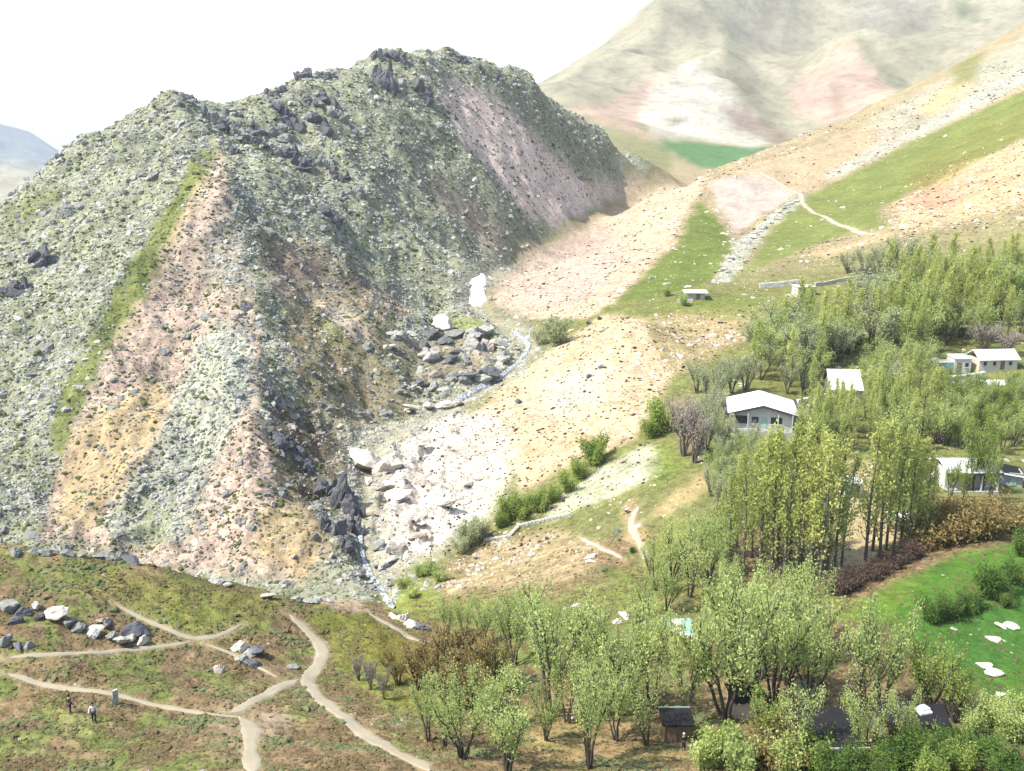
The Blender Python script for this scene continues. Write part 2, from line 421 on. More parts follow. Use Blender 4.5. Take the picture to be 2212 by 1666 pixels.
MAT = {
    'terrain': m_terrain(),
    'rock_pale': m_rock("pale_stone", (0.33, 0.33, 0.28), (0.46, 0.455, 0.39), (0.27, 0.272, 0.235)),
    'rock_white': m_rock("chalky_stone", (0.50, 0.46, 0.38), (0.64, 0.60, 0.51), (0.48, 0.42, 0.34)),
    'rock_pink': m_rock("pinkish_stone", (0.33, 0.275, 0.23), (0.46, 0.385, 0.325), (0.28, 0.25, 0.215)),
    'rock_dark': m_rock("dark_crag_stone", (0.075, 0.078, 0.085), (0.17, 0.17, 0.18), (0.12, 0.12, 0.125), 0.35),
    'rock_grey': m_rock("grey_stone", (0.16, 0.17, 0.15), (0.29, 0.30, 0.26), (0.2, 0.2, 0.19)),
    'rock_tan': m_rock("tan_stone", (0.36, 0.30, 0.21), (0.50, 0.43, 0.31), (0.40, 0.35, 0.27)),
    'snow': m_plain("old_snow", (0.8, 0.8, 0.79), 0.6, 0.06, 0.3, 0.3, 0, 0.3),
    'path': m_plain("beaten_earth", (0.33, 0.29, 0.205), 0.95, 0.18, 0.7, 0.05),
    'path_pink': m_plain("pale_gravel_path", (0.36, 0.31, 0.235), 0.95, 0.15, 0.7, 0.05),
    'bark': m_plain("tree_bark", (0.075, 0.066, 0.052), 0.95, 0.3, 2.0, 0.05, 0, 0.4),
    'bark_pale': m_plain("pale_poplar_bark", (0.12, 0.115, 0.09), 0.95, 0.3, 2.0, 0.05, 0, 0.4),
    'leaf_poplar': m_leaf("poplar_leaf", (0.32, 0.37, 0.11), (0.62, 0.67, 0.24)),
    'leaf_willow': m_leaf("young_willow_leaf", (0.33, 0.40, 0.14), (0.58, 0.68, 0.27)),
    'leaf_green': m_leaf("fresh_green_leaf", (0.17, 0.26, 0.06), (0.42, 0.50, 0.15)),
    'leaf_dark': m_leaf("deep_green_leaf", (0.07, 0.15, 0.04), (0.21, 0.30, 0.08)),
    'leaf_grey': m_leaf("grey_green_leaf", (0.32, 0.36, 0.2), (0.54, 0.58, 0.36)),
    'leaf_russet': m_leaf("russet_twig", (0.20, 0.155, 0.065), (0.37, 0.30, 0.13), 0.35),
    'leaf_brown': m_leaf("brown_twig_with_shade", (0.07, 0.05, 0.045), (0.17, 0.125, 0.10), 0.25),  # brown twig, darkened to carry the bank hedge's shade
    'leaf_white': m_leaf("cream_blossom", (0.5, 0.5, 0.34), (0.75, 0.74, 0.58)),
    'leaf_lilac': m_leaf("grey_bare_twig", (0.27, 0.235, 0.20), (0.44, 0.40, 0.34), 0.3),
    'cushion': m_leaf("cushion_plant_leaf", (0.10, 0.115, 0.055), (0.18, 0.19, 0.09), 0.1),
    'tuft': m_leaf("dry_grass_tuft", (0.13, 0.105, 0.055), (0.31, 0.25, 0.13), 0.15),
    'sage': m_leaf("sage_tussock_leaf", (0.13, 0.155, 0.075), (0.27, 0.30, 0.16), 0.15),
    'white_roof': m_plain("white_painted_sheet_metal", (0.78, 0.78, 0.77), 0.5, 0.05, 0.6, 0.4, 0.0, 0.05),
    'grey_metal': m_plain("dark_grey_metal_trim", (0.05, 0.05, 0.055), 0.55, 0.2, 1.0, 0.4),
    'plaster': m_plain("white_plaster", (0.52, 0.51, 0.47), 0.9, 0.25, 0.5),
    'plaster_cream': m_plain("cream_plaster", (0.52, 0.48, 0.38), 0.9, 0.12, 0.8),
    'plaster_grey': m_plain("grey_render", (0.33, 0.335, 0.30), 0.92, 0.15, 0.9),
    'mud': m_plain("mud_brick", (0.36, 0.27, 0.18), 0.95, 0.2, 1.2),
    'stonewall': m_plain("dry_stone", (0.40, 0.39, 0.34), 0.95, 0.3, 1.8, 0.1, 0, 0.6),
    'glass': m_plain("dark_window_glass", (0.03, 0.035, 0.04), 0.12, 0.2, 1.0, 0.6),
    'dark_roof_and_shade': m_plain("near_black_roof_and_shade", (0.022, 0.022, 0.024), 0.95, 0.4, 0.8, 0.05),  # near-black: flat roofs, and shade painted inside the canopy shelter
    'blue': m_plain("faded_blue_tarpaulin", (0.16, 0.33, 0.40), 0.6, 0.15, 1.0),
    'turq': m_plain("turquoise_tarpaulin", (0.30, 0.56, 0.52), 0.6, 0.15, 1.0),
    'wood': m_plain("weathered_timber", (0.18, 0.13, 0.085), 0.9, 0.25, 3.0),
    'red': m_plain("red_painted_panel", (0.3, 0.06, 0.04), 0.7, 0.2, 2.0),
    'green_paint': m_plain("pale_green_sheet", (0.3, 0.45, 0.36), 0.6, 0.15, 1.0),
    'skin': m_plain("skin", (0.36, 0.22, 0.15), 0.6, 0.08, 8.0),
    'hair': m_plain("dark_hair", (0.02, 0.016, 0.013), 0.7, 0.2, 9.0),
    'cloth_dark': m_plain("dark_cloth", (0.03, 0.032, 0.036), 0.9, 0.2, 6.0),
    'cloth_green': m_plain("dark_green_cloth", (0.04, 0.05, 0.035), 0.9, 0.2, 6.0),
    'cloth_white': m_plain("white_cloth", (0.7, 0.68, 0.64), 0.9, 0.06, 6.0),
    'cloth_grey': m_plain("grey_cloth", (0.16, 0.16, 0.17), 0.9, 0.15, 6.0),
    'cloth_purple': m_plain("dark_purple_cloth", (0.06, 0.035, 0.06), 0.9, 0.15, 6.0),
}
def m_water():
    b = NB("white_water"); v = b.pos()
    f = b.noise(v, 1.8, 4, 0.65)
    c = b.mix(b.ramp(f, [(0.4, 0.0), (0.66, 1.0)]), (0.10, 0.12, 0.12), (0.6, 0.62, 0.62))
    return b.finish(c, 0.25, f, 0.8, 0.25, 0.5)
MAT['water'] = m_water()

# ------------------------------------------------------------------ object helpers
def tag(o, label=None, cat=None, group=None, kind=None):
    if label: o["label"] = label
    if cat: o["category"] = cat
    if group: o["group"] = group
    if kind: o["kind"] = kind
    return o
def empty(name, loc, rz=0.0, label=None, cat=None, group=None):
    o = bpy.data.objects.new(name, None)
    o.empty_display_size = 0.3
    o.location = loc; o.rotation_euler = (0, 0, rz)
    COL.objects.link(o)
    return tag(o, label, cat, group)
def mesh_np(name, verts, faces, mat, smooth_=False):
    """verts (n,3), faces (m,k) all of one size k"""
    me = bpy.data.meshes.new(name)
    verts = np.asarray(verts, np.float32); faces = np.asarray(faces, np.int32)
    k = faces.shape[1]
    me.vertices.add(len(verts)); me.vertices.foreach_set("co", verts.ravel())
    me.loops.add(faces.size); me.loops.foreach_set("vertex_index", faces.ravel())
    me.polygons.add(len(faces)); me.polygons.foreach_set("loop_start", np.arange(0, faces.size, k, dtype=np.int32))
    me.polygons.foreach_set("use_smooth", np.full(len(faces), bool(smooth_)))
    me.update(calc_edges=True)
    if mat is not None:
        me.materials.append(MAT[mat] if isinstance(mat, str) else mat)
    return me
def link(name, me, parent=None, loc=(0, 0, 0), rot=(0, 0, 0), scale=(1, 1, 1)):
    o = bpy.data.objects.new(name, me)
    o.location = loc; o.rotation_euler = rot; o.scale = scale
    if parent is not None: o.parent = parent
    COL.objects.link(o)
    return o
def bm_mesh(name, bm, mat):
    me = bpy.data.meshes.new(name)
    bm.to_mesh(me); bm.free()
    me.materials.append(MAT[mat] if isinstance(mat, str) else mat)
    return me

PATHS = [
    ([(620,1322),(650,1350),(690,1385),(700,1415),(680,1450),(655,1465),(680,1495),(730,1540),(790,1590),(860,1625),(940,1672)], 1.25, 'path'),
    ([(655,1465),(610,1480),(560,1510),(520,1535),(480,1545)], 1.0, 'path'),
    ([(240,1300),(330,1345),(420,1385),(480,1375),(530,1345)], 0.55, 'path'),
    ([(0,1425),(120,1415),(260,1405),(400,1390),(430,1384)], 0.6, 'path'),
    ([(430,1388),(500,1410),(560,1440),(610,1470)], 0.45, 'path'),
    ([(0,1452),(100,1480),(250,1500),(380,1530),(480,1548),(540,1550)], 0.6, 'path'),
    ([(500,1546),(535,1552),(545,1585),(538,1620),(550,1680)], 1.25, 'path'),
    ([(790,1322),(850,1355),(915,1388)], 1.0, 'path_pink'),
    ([(1640,372),(1690,400),(1728,418),(1738,445),(1790,474),(1850,500),(1900,505)], 1.6, 'path_pink'),
    ([(1380,1090),(1360,1130),(1385,1180),(1400,1222)], 0.9, 'path_pink'),
    ([(1250,1160),(1310,1190),(1350,1210)], 0.6, 'path_pink'),
    ([(1905,505),(1850,528),(1770,550)], 1.2, 'path_pink'),
]
# the ground is trodden smooth along the paths
pathm = np.zeros((NL, NA))
for pts, w, mt in PATHS:
    pw = [hit(u, v) for u, v in pts]; pw = [p for p in pw if p is not None]
    for p, q in zip(pw[:-1], pw[1:]):
        k_ = max(1, int((q - p).length / 0.25))
        for t_ in range(k_ + 1):
            c_ = p.lerp(q, t_ / k_)
            i_, j_ = gidx(c_.x / c_.y, math.log(c_.y)); i_, j_ = int(round(float(i_))), int(round(float(j_)))
            sl_ = (slice(max(0, j_ - 8), j_ + 9), slice(max(0, i_ - 12), i_ + 13))
            d_ = np.hypot(XX[sl_] - c_.x, YY[sl_] - c_.y)
            pathm[sl_] = np.maximum(pathm[sl_], np.clip(1.6 - d_ / (w * 0.5 + 0.1), 0, 1))
ZS = boxblur(boxblur(Z, 3), 3)
Z = Z * (1 - pathm) + ZS * pathm
EG = Z / YY
# ------------------------------------------------------------------ zones of the ground (colour of soil, grass, scree; some painted shade and haze)
zone = np.zeros((NL, NA, 3)); rocky = np.zeros((NL, NA)); grassy = np.zeros((NL, NA))
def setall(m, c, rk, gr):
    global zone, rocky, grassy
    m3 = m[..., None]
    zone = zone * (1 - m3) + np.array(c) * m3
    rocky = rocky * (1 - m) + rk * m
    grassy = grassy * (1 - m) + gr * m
ONE = np.ones((NL, NA))
setall(ONE, alb(156, 160, 106, 2.1), 0.1, 0.8)
nz1 = fbm(XX / 22, YY / 22, 4, 101); nz2 = fbm(XX / 6, YY / 6, 3, 103); nz3 = fbm(XX / 2.2, YY / 2.2, 2, 107)
# near slope: olive brown pasture with greener and earthier patches
setall(smooth(near, 0.2, 0.8), alb(164, 144, 110, 2.0), 0.35, 1.0)
setall(near * smooth(nz2 + 0.5 * nz1, -0.05, 0.4) * 0.95, alb(142, 156, 90, 2.0), 0.1, 1.0)
setall(near * smooth(nz3 + 0.6 * nz2, 0.45, 0.75) * 0.75, alb(158, 130, 112, 1.95), 0.5, 0.8)
# left mountain: grey-green stony turf
m = smooth(-side, -0.003, 0.007) * smooth(YY, 122, 140) * (1 - smooth(YY, 600, 760)) * (0.02 + 0.98 * smooth(mtn + (YY > 140), 0, 0.1))
mcol = m
setall(smooth(mcol, 0.05, 0.5), alb(168, 171, 142, 1.65), 1.0, 0.2)
setall(smooth(mcol, 0.05, 0.5) * smooth(nz2 + 0.3 * nz1, 0.1, 0.5) * 0.7, alb(148, 153, 121, 1.65), 1.0, 0.3)
setall(smooth(mcol, 0.05, 0.5) * smooth(nz3 + nz1 * 0.4, 0.35, 0.7) * 0.6, alb(188, 186, 165, 1.7), 1.0, 0.1)
setall(rgt * (1 - upr) * smooth(YY, 130, 150), alb(154, 160, 98, 2.2), 0.1, 0.9)
setall(smooth(side, -0.002, 0.01) * smooth(YY, 255, 330) * (1 - far), alb(206, 190, 150, 2.2), 0.4, 0.4)
setall(far, alb(206, 200, 170, 2.5), 0.0, 0.0)
setall(smooth(YY, 3000, 3600), alb(120, 140, 150, 1.7), 0.0, 0.0)  # blue distance haze painted into the farthest mountain
WA = 0.006 * gnoise(GA * 60, GL * 60, 201) + 0.0035 * gnoise(GA * 170, GL * 170, 203)
WL = 0.006 * gnoise(GA * 60, GL * 60, 205) + 0.0035 * gnoise(GA * 170, GL * 170, 207)
QA, QL = GA + WA, GL + WL
def polymask(pts, blur=2, ymin=50.0, warp=1.0):
    out = []
    for (u0, v0), (u1, v1) in zip(pts, pts[1:] + pts[:1]):
        k = max(1, int(math.hypot(u1 - u0, v1 - v0) / 22))
        for t in range(k):
            h = hit(u0 + (u1 - u0) * t / k, v0 + (v1 - v0) * t / k, ymin)
            if h is not None:
                out.append((h.x / h.y, math.log(h.y)))
    p = np.array(out)
    qa, ql = GA + WA * warp, GL + WL * warp
    mask = np.zeros((NL, NA))
    bb = (qa >= p[:, 0].min()) & (qa <= p[:, 0].max()) & (ql >= p[:, 1].min()) & (ql <= p[:, 1].max())
    xa, xl = qa[bb], ql[bb]
    ins = np.zeros(len(xa), bool)
    for (a0, l0), (a1, l1) in zip(p, np.roll(p, -1, 0)):
        if l0 == l1: continue
        c = ((l0 > xl) != (l1 > xl)) & (xa < (a1 - a0) * (xl - l0) / (l1 - l0) + a0)
        ins ^= c
    mask[bb] = ins
    return boxblur(mask, blur) if blur else mask
def Zn(col, rk, gr, pts, strength=1.0, blur=2, breakup=0.0, ymin=50.0):
    m_ = polymask(pts, blur, ymin) * strength
    if breakup > 0:
        m_ = m_ * (1 - breakup + breakup * smooth(nz3 * 0.6 + nz2, -0.25, 0.25))
    setall(m_, col, rk, gr)
    return m_
PINK = alb(214, 188, 168, 1.75); PINK_D = alb(184, 155, 136, 1.75); OCHRE = alb(204, 182, 140, 1.75); GREENSTRIP = alb(138, 148, 90, 1.75)
# left mountain
Zn(PINK, 0.8, 0, [(480,330),(505,420),(520,500),(545,620),(560,760),(562,900),(600,1000),(660,1100),(690,1200),(650,1255),(500,1240),(330,1222),(200,1180),(90,1165),(140,960),(190,830),(250,710),(330,600),(400,450)], 1, 2, 0.25)
Zn(alb(192, 199, 174, 1.75), 1.0, 0.1, [(470,690),(400,800),(350,930),(270,1060),(220,1130),(260,1180),(400,1165),(440,1040),(520,900),(545,820),(535,720)], 0.9, 3, 0.2)
Zn(alb(168, 178, 126, 1.75), 0.5, 0.5, [(290,1090),(370,1080),(380,1170),(270,1180)], 0.7, 3)
Zn(alb(164, 166, 146, 1.75), 1.0, 0.1, [(520,430),(440,500),(430,620),(540,640),(560,560)], 0.7, 3, 0.3)
Zn(OCHRE, 0.5, 0.3, [(150,950),(230,870),(340,820),(370,850),(330,960),(250,1060),(200,1140),(110,1130)], 0.95, 3)
Zn(OCHRE, 0.5, 0.3, [(610,1030),(680,1110),(715,1200),(650,1255),(540,1200),(570,1100)], 0.95, 3)
Zn(OCHRE, 0.5, 0.3, [(455,330),(480,330),(440,420),(380,530),(330,620),(280,700),(240,760),(225,740),(300,600),(380,450)], 0.8, 2, 0.3)
Zn(GREENSTRIP, 0.15, 0.8, [(475,318),(430,328),(395,390),(345,470),(290,560),(235,650),(195,740),(125,850),(105,960),(135,1000),(165,900),(205,820),(250,730),(310,635),(345,545),(395,455),(440,380)], 1, 1)
Zn(GREENSTRIP, 0.3, 0.6, [(0,470),(60,430),(150,400),(120,440),(50,480),(0,500)], 0.8, 2)
Zn(alb(226, 203, 187, 1.2), 0.55, 0, [(945,185),(1000,175),(1060,215),(1140,280),(1210,340),(1270,395),(1400,385),(1300,438),(1200,494),(1120,450),(1060,370),(990,300)], 1, 2, 0.15)
Zn(PINK, 0.8, 0, [(910,395),(960,390),(1010,440),(1070,470),(1110,540),(1060,560),(1010,490),(950,450)], 0.7, 3, 0.5)
Zn(PINK_D, 0.9, 0, [(545,500),(700,545),(840,620),(900,690),(760,665),(600,655)], 0.75, 3, 0.6)
Zn(PINK_D, 0.9, 0, [(560,520),(640,530),(700,570),(690,620),(590,640)], 0.8, 3, 0.5)
Zn(alb(165, 148, 112, 1.75), 0.8, 0.3, [(610,660),(760,640),(860,700),(830,790),(900,870),(780,930),(690,900),(620,800)], 0.85, 3, 0.4)
Zn(alb(160, 170, 100, 1.75), 0.2, 0.7, [(690,690),(730,680),(750,730),(700,745)], 0.8, 3)
Zn(alb(160, 172, 110, 1.75), 0.2, 0.8, [(960,680),(1060,690),(1110,730),(1050,745),(980,715)], 0.9, 2)
Zn(alb(235, 215, 195, 1.75), 0.3, 0, [(680,650),(740,670),(800,710),(780,740),(720,700)], 0.8, 2)
Zn(alb(112, 92, 78, 1.75), 1.0, 0.1, [(580,860),(690,900),(770,990),(770,1080),(780,1160),(700,1190),(650,1080),(590,980)], 0.85, 3, 0.3)
Zn(alb(165, 145, 120, 1.75), 0.8, 0.2, [(840,740),(1000,720),(1080,760),(1030,800),(900,840)], 0.6, 3, 0.3)
Zn((0.045, 0.04, 0.038), 0.6, 0, [(728,1045),(760,1070),(782,1120),(776,1185),(740,1175),(712,1110)], 0.95, 2)  # near-black zone painting the cleft's shade onto the ground
# right bank
WHT = (0.57, 0.52, 0.43)
Zn(alb(238, 216, 182, 2.1), 0.5, 0.1, [(1080,600),(1240,500),(1440,398),(1525,388),(1500,430),(1440,535),(1330,650),(1270,690),(1170,690),(1110,690),(1060,650)], 1, 1)
Zn(alb(236, 211, 190, 2.1), 0.55, 0, [(1080,600),(1230,510),(1330,480),(1350,560),(1270,650),(1150,670),(1070,640)], 0.8, 4)
Zn(alb(240, 216, 174, 2.1), 0.55, 0.15, [(1145,790),(1230,730),(1300,680),(1390,690),(1420,760),(1460,800),(1400,900),(1370,950),(1260,990),(1130,1060),(1090,960),(1020,900),(1090,830)], 1, 2)
Zn((0.47, 0.42, 0.31), 0.5, 0, [(1150,840),(1280,780),(1340,800),(1290,870),(1180,910)], 0.7, 5)
Zn(WHT, 0.8, 0, [(785,960),(870,945),(960,890),(1060,905),(1100,960),(1090,1040),(1060,1100),(1000,1165),(900,1200),(845,1230),(800,1180),(810,1080)], 1, 7)
Zn((0.42, 0.34, 0.27), 0.8, 0, [(850,1060),(950,1080),(960,1150),(850,1200),(810,1150)], 0.6, 3, 0.5)
Zn(alb(238, 238, 205, 2.1), 0.6, 0.2, [(1280,1020),(1400,960),(1440,1000),(1400,1040),(1300,1080),(1180,1130),(1200,1080)], 0.85, 2, 0.25)
Zn(alb(206, 184, 142, 2.1), 0.9, 0.2, [(1060,1160),(1200,1140),(1300,1180),(1270,1240),(1150,1275),(1040,1270),(960,1290),(940,1240)], 0.9, 3, 0.2)
Zn(alb(222, 198, 150, 2.1), 0.9, 0.2, [(1400,690),(1500,670),(1690,655),(1640,720),(1560,760),(1500,800),(1440,810)], 0.9, 3, 0.3)
Zn(alb(190, 184, 150, 2.1), 0.9, 0.2, [(1060,660),(1140,680),(1160,730),(1110,700)], 0.8, 2)
setall(np.exp(-(side * YY / 4.5) ** 2) * smooth(YY, 128, 140) * (1 - smooth(YY, 330, 400)) * 0.85, alb(196, 190, 162, 1.9), 1.0, 0.1)
Zn((0.40, 0.31, 0.24), 0.9, 0, [(960,920),(1060,930),(1090,980),(1000,1000),(930,980)], 0.6, 3, 0.8)
Zn((0.40, 0.31, 0.24), 0.9, 0, [(870,1000),(960,1020),(980,1060),(880,1060)], 0.6, 3, 0.8)
# upper right slopes
SLOPE = alb(150, 162, 92, 2.1)
Zn(alb(226, 208, 192, 2.1), 0.15, 0, [(1530,392),(1640,372),(1728,412),(1640,470),(1590,505),(1550,440)], 1, 1)
Zn(alb(220, 196, 160, 2.1), 0.2, 0.3, [(1545,385),(1640,350),(1780,310),(1900,260),(2000,200),(1960,300),(1860,350),(1740,412),(1640,372)], 0.9, 3)
Zn(alb(132, 148, 78, 2.0), 0.1, 0.5, [(1512,428),(1585,520),(1560,570),(1530,610),(1400,645),(1335,655),(1400,590),(1460,530)], 1, 1)
Zn(SLOPE, 0.05, 0.5, [(1610,590),(1660,500),(1745,425),(1850,370),(1960,310),(2120,240),(2240,185),(2240,285),(2120,340),(2000,400),(1900,450),(1920,490),(1800,515),(1720,545)], 1, 2)
Zn(alb(150, 154, 86, 2.0), 0.05, 0.5, [(1950,370),(2060,300),(2240,215),(2240,280),(2120,340),(2000,400)], 0.8, 4)
Zn(alb(232, 206, 162, 2.1), 0.7, 0.1, [(1935,440),(2000,405),(2120,345),(2240,290),(2240,430),(2100,470),(1980,505),(1930,490)], 1, 2)
Zn(alb(226, 180, 148, 2.1), 0.3, 0, [(1960,420),(2060,400),(2100,430),(2000,460)], 0.8, 4)
Zn(alb(175, 158, 100, 2.1), 0.6, 0.5, [(1950,400),(2060,350),(2110,330),(2060,390),(2000,420)], 0.7, 3, 0.3)
Zn(alb(214, 218, 196, 2.1), 0.7, 0.1, [(1545,610),(1590,520),(1660,470),(1735,415),(1740,430),(1660,495),(1600,570),(1570,610)], 0.9, 1)
Zn(alb(214, 216, 198, 2.1), 0.7, 0.1, [(1780,380),(1900,310),(2050,230),(2240,110),(2240,165),(2080,250),(1920,325),(1800,385)], 0.85, 3)
Zn(alb(206, 206, 182, 2.1), 0.4, 0.2, [(1880,255),(2050,165),(2212,75),(2240,65),(2240,112),(2050,232),(1900,306)], 0.85, 4, 0.2)
Zn(alb(235, 214, 160, 2.1), 0.3, 0.2, [(1980,230),(2060,170),(2110,180),(2060,220),(2000,260)], 0.8, 3)
Zn(alb(150, 152, 88, 2.0), 0.1, 0.4, [(2050,150),(2130,105),(2110,170),(2060,190)], 0.8, 2)
Zn(alb(225, 200, 150, 2.1), 0.3, 0.2, [(1750,545),(1850,520),(1900,500),(1930,510),(1860,535),(1780,560)], 0.9, 2)
# hollow and far mountain
Zn(alb(116, 160, 104, 2.3), 0, 0, [(1400,300),(1480,305),(1600,318),(1700,318),(1740,322),(1640,345),(1560,365),(1510,362),(1450,330)], 1, 1, 0, 700)
Zn(alb(240, 206, 184, 2.5), 0, 0, [(1225,240),(1330,215),(1420,160),(1400,240),(1380,280),(1460,320),(1400,300),(1300,270)], 0.85, 1, 0.35, 700)
Zn(alb(252, 246, 226, 2.4), 0, 0, [(1400,200),(1480,130),(1540,150),(1600,230),(1680,290),(1640,320),(1400,290),(1380,260)], 0.9, 2, 0.3, 700)
Zn(alb(232, 200, 178, 2.5), 0, 0, [(1830,100),(1870,130),(1950,215),(1850,240),(1780,270),(1720,250),(1700,200),(1760,150)], 1, 1, 0.2, 700)
Zn(alb(160, 135, 120, 2.7), 0, 0, [(1795,200),(1815,195),(1830,215),(1815,245),(1795,235)], 0.8, 2, 0, 700)
Zn(alb(170, 168, 170, 2.6), 0, 0, [(1560,-20),(1750,-20),(1740,40),(1700,70),(1600,50)], 0.7, 5, 0, 700)
Zn(alb(170, 168, 174, 2.6), 0, 0, [(1800,-20),(2040,-20),(2010,60),(1880,60),(1810,50)], 0.8, 5, 0, 700)
Zn(alb(150, 158, 116, 2.6), 0, 0, [(1740,300),(1790,270),(1830,280),(1800,310)], 0.8, 2, 0, 700)
Zn(alb(180, 152, 134, 2.6), 0, 0, [(1540,220),(1620,240),(1720,310),(1690,320),(1600,280)], 0.7, 1, 0.2, 700)
Zn(alb(150, 156, 122, 2.7), 0, 0, [(1560,40),(1590,60),(1600,150),(1640,220),(1620,225),(1570,150)], 0.6, 2, 0.2, 700)
Zn(alb(160, 162, 134, 2.7), 0, 0, [(1840,80),(1880,90),(1960,180),(1945,205),(1880,140)], 0.7, 1, 0, 700)
Zn(alb(168, 170, 140, 2.7), 0, 0, [(1900,60),(2060,50),(2050,110),(1990,150),(1940,120)], 0.6, 2, 0.2, 700)
Zn(alb(120, 126, 100, 2.7), 0, 0, [(1420,258),(1470,248),(1500,262),(1460,275)], 0.7, 1, 0.3, 700)
Zn(alb(120, 142, 104, 2.6), 0, 0, [(2050,0),(2075,5),(2140,45),(2120,55),(2070,30)], 0.7, 1, 0, 700)
# village and near meadows
Zn(alb(150, 165, 88, 2.2), 0.1, 0.8, [(1400,660),(1500,640),(1700,650),(1720,700),(1560,690)], 0.7, 3)
Zn(alb(226, 204, 156, 2.2), 0.3, 0.2, [(1790,1210),(1800,1060),(1830,990),(1900,1000),(1930,1100),(1990,1120),(1920,1180),(1850,1250)], 0.95, 2)
Zn(alb(104, 150, 62, 2.2), 0.0, 0.5, [(1830,1310),(1980,1240),(2060,1200),(2240,1160),(2240,1560),(2120,1500),(2000,1420),(1900,1340)], 1, 3)
Zn(alb(86, 136, 68, 2.2), 0.0, 0.4, [(1960,1340),(2100,1290),(2240,1270),(2240,1420),(2100,1470),(2010,1420)], 0.6, 6)
Zn(alb(128, 160, 66, 2.2), 0.0, 0.5, [(1780,1340),(1880,1290),(1990,1240),(1960,1300),(1880,1350)], 0.8, 3)
Zn(alb(214, 190, 140, 2.2), 0.4, 0.3, [(1340,1100),(1370,1080),(1390,1150),(1400,1215),(1375,1190),(1350,1150)], 0.9, 1)
Zn(alb(232, 208, 152, 2.2), 0.3, 0.3, [(1400,1110),(1500,1030),(1540,1010),(1540,1050),(1430,1120)], 0.8, 2)
Zn(alb(178, 155, 130, 2.2), 0.2, 0.3, [(1450,860),(1500,860),(1520,960),(1510,1010),(1470,960),(1445,910)], 0.8, 3)
Zn(alb(150, 164, 92, 2.2), 0.05, 0.8, [(920,1330),(1000,1290),(1180,1290),(1350,1235),(1420,1130),(1540,1110),(1570,1220),(1600,1330),(1500,1420),(1250,1450),(1000,1440)], 0.9, 6, 0.25)
Zn(alb(140, 160, 80, 2.2), 0.05, 0.8, [(1400,990),(1450,960),(1480,1010),(1410,1060)], 0.8, 4)
Zn(alb(160, 174, 92, 2.1), 0.0, 0.7, [(830,1290),(900,1240),(960,1300),(920,1340),(860,1330)], 0.9, 2)
Zn(alb(150, 158, 76, 2.1), 0.0, 0.6, [(640,1320),(770,1318),(850,1365),(920,1400),(980,1450),(920,1560),(800,1500),(720,1440),(700,1370)], 0.9, 2)
Zn(alb(152, 140, 72, 2.1), 0.0, 0.6, [(780,1350),(900,1390),(980,1440),(940,1540),(840,1480)], 0.8, 6)
Zn(alb(158, 164, 84, 2.1), 0.05, 0.8, [(150,1225),(400,1250),(620,1290),(600,1340),(420,1390),(300,1330),(180,1280)], 0.7, 5)
Zn(alb(186, 164, 142, 1.9), 0.3, 0.3, [(440,1530),(640,1540),(620,1590),(560,1600),(470,1580)], 0.8, 3, 0.2)
Zn(alb(178, 158, 124, 2.0), 0.2, 0.4, [(480,1500),(600,1440),(690,1430),(620,1500),(560,1560),(560,1640),(520,1670),(460,1560)], 0.6, 5)
Zn(alb(216, 190, 160, 2.1), 0.4, 0.1, [(700,1290),(770,1300),(810,1320),(760,1325),(690,1305)], 0.9, 1)
Zn(alb(205, 178, 128, 2.1), 0.3, 0.3, [(1080,1560),(1250,1500),(1330,1570),(1480,1590),(1500,1666),(1150,1666)], 0.6, 8, 0.4)
Zn(alb(196, 172, 124, 2.1), 0.3, 0.3, [(1480,1420),(1600,1430),(1640,1540),(1560,1560),(1500,1500)], 0.7, 5, 0.3)

setall(pathm * 0.75 * smooth(YY, 50, 60), alb(198, 180, 140, 2.0), 0.1, 0.3)
idx = np.arange(NL * NA).reshape(NL, NA)
quads = np.stack([idx[:-1, :-1], idx[:-1, 1:], idx[1:, 1:], idx[1:, :-1]], -1).reshape(-1, 4)
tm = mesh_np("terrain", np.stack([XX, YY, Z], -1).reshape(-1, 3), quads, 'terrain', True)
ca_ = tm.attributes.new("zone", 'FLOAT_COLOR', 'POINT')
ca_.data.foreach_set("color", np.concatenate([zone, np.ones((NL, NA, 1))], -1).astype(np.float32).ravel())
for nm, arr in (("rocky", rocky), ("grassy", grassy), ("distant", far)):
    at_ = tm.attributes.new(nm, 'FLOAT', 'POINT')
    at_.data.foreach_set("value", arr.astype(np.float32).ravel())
terrain = tag(link("terrain", tm), kind="structure")

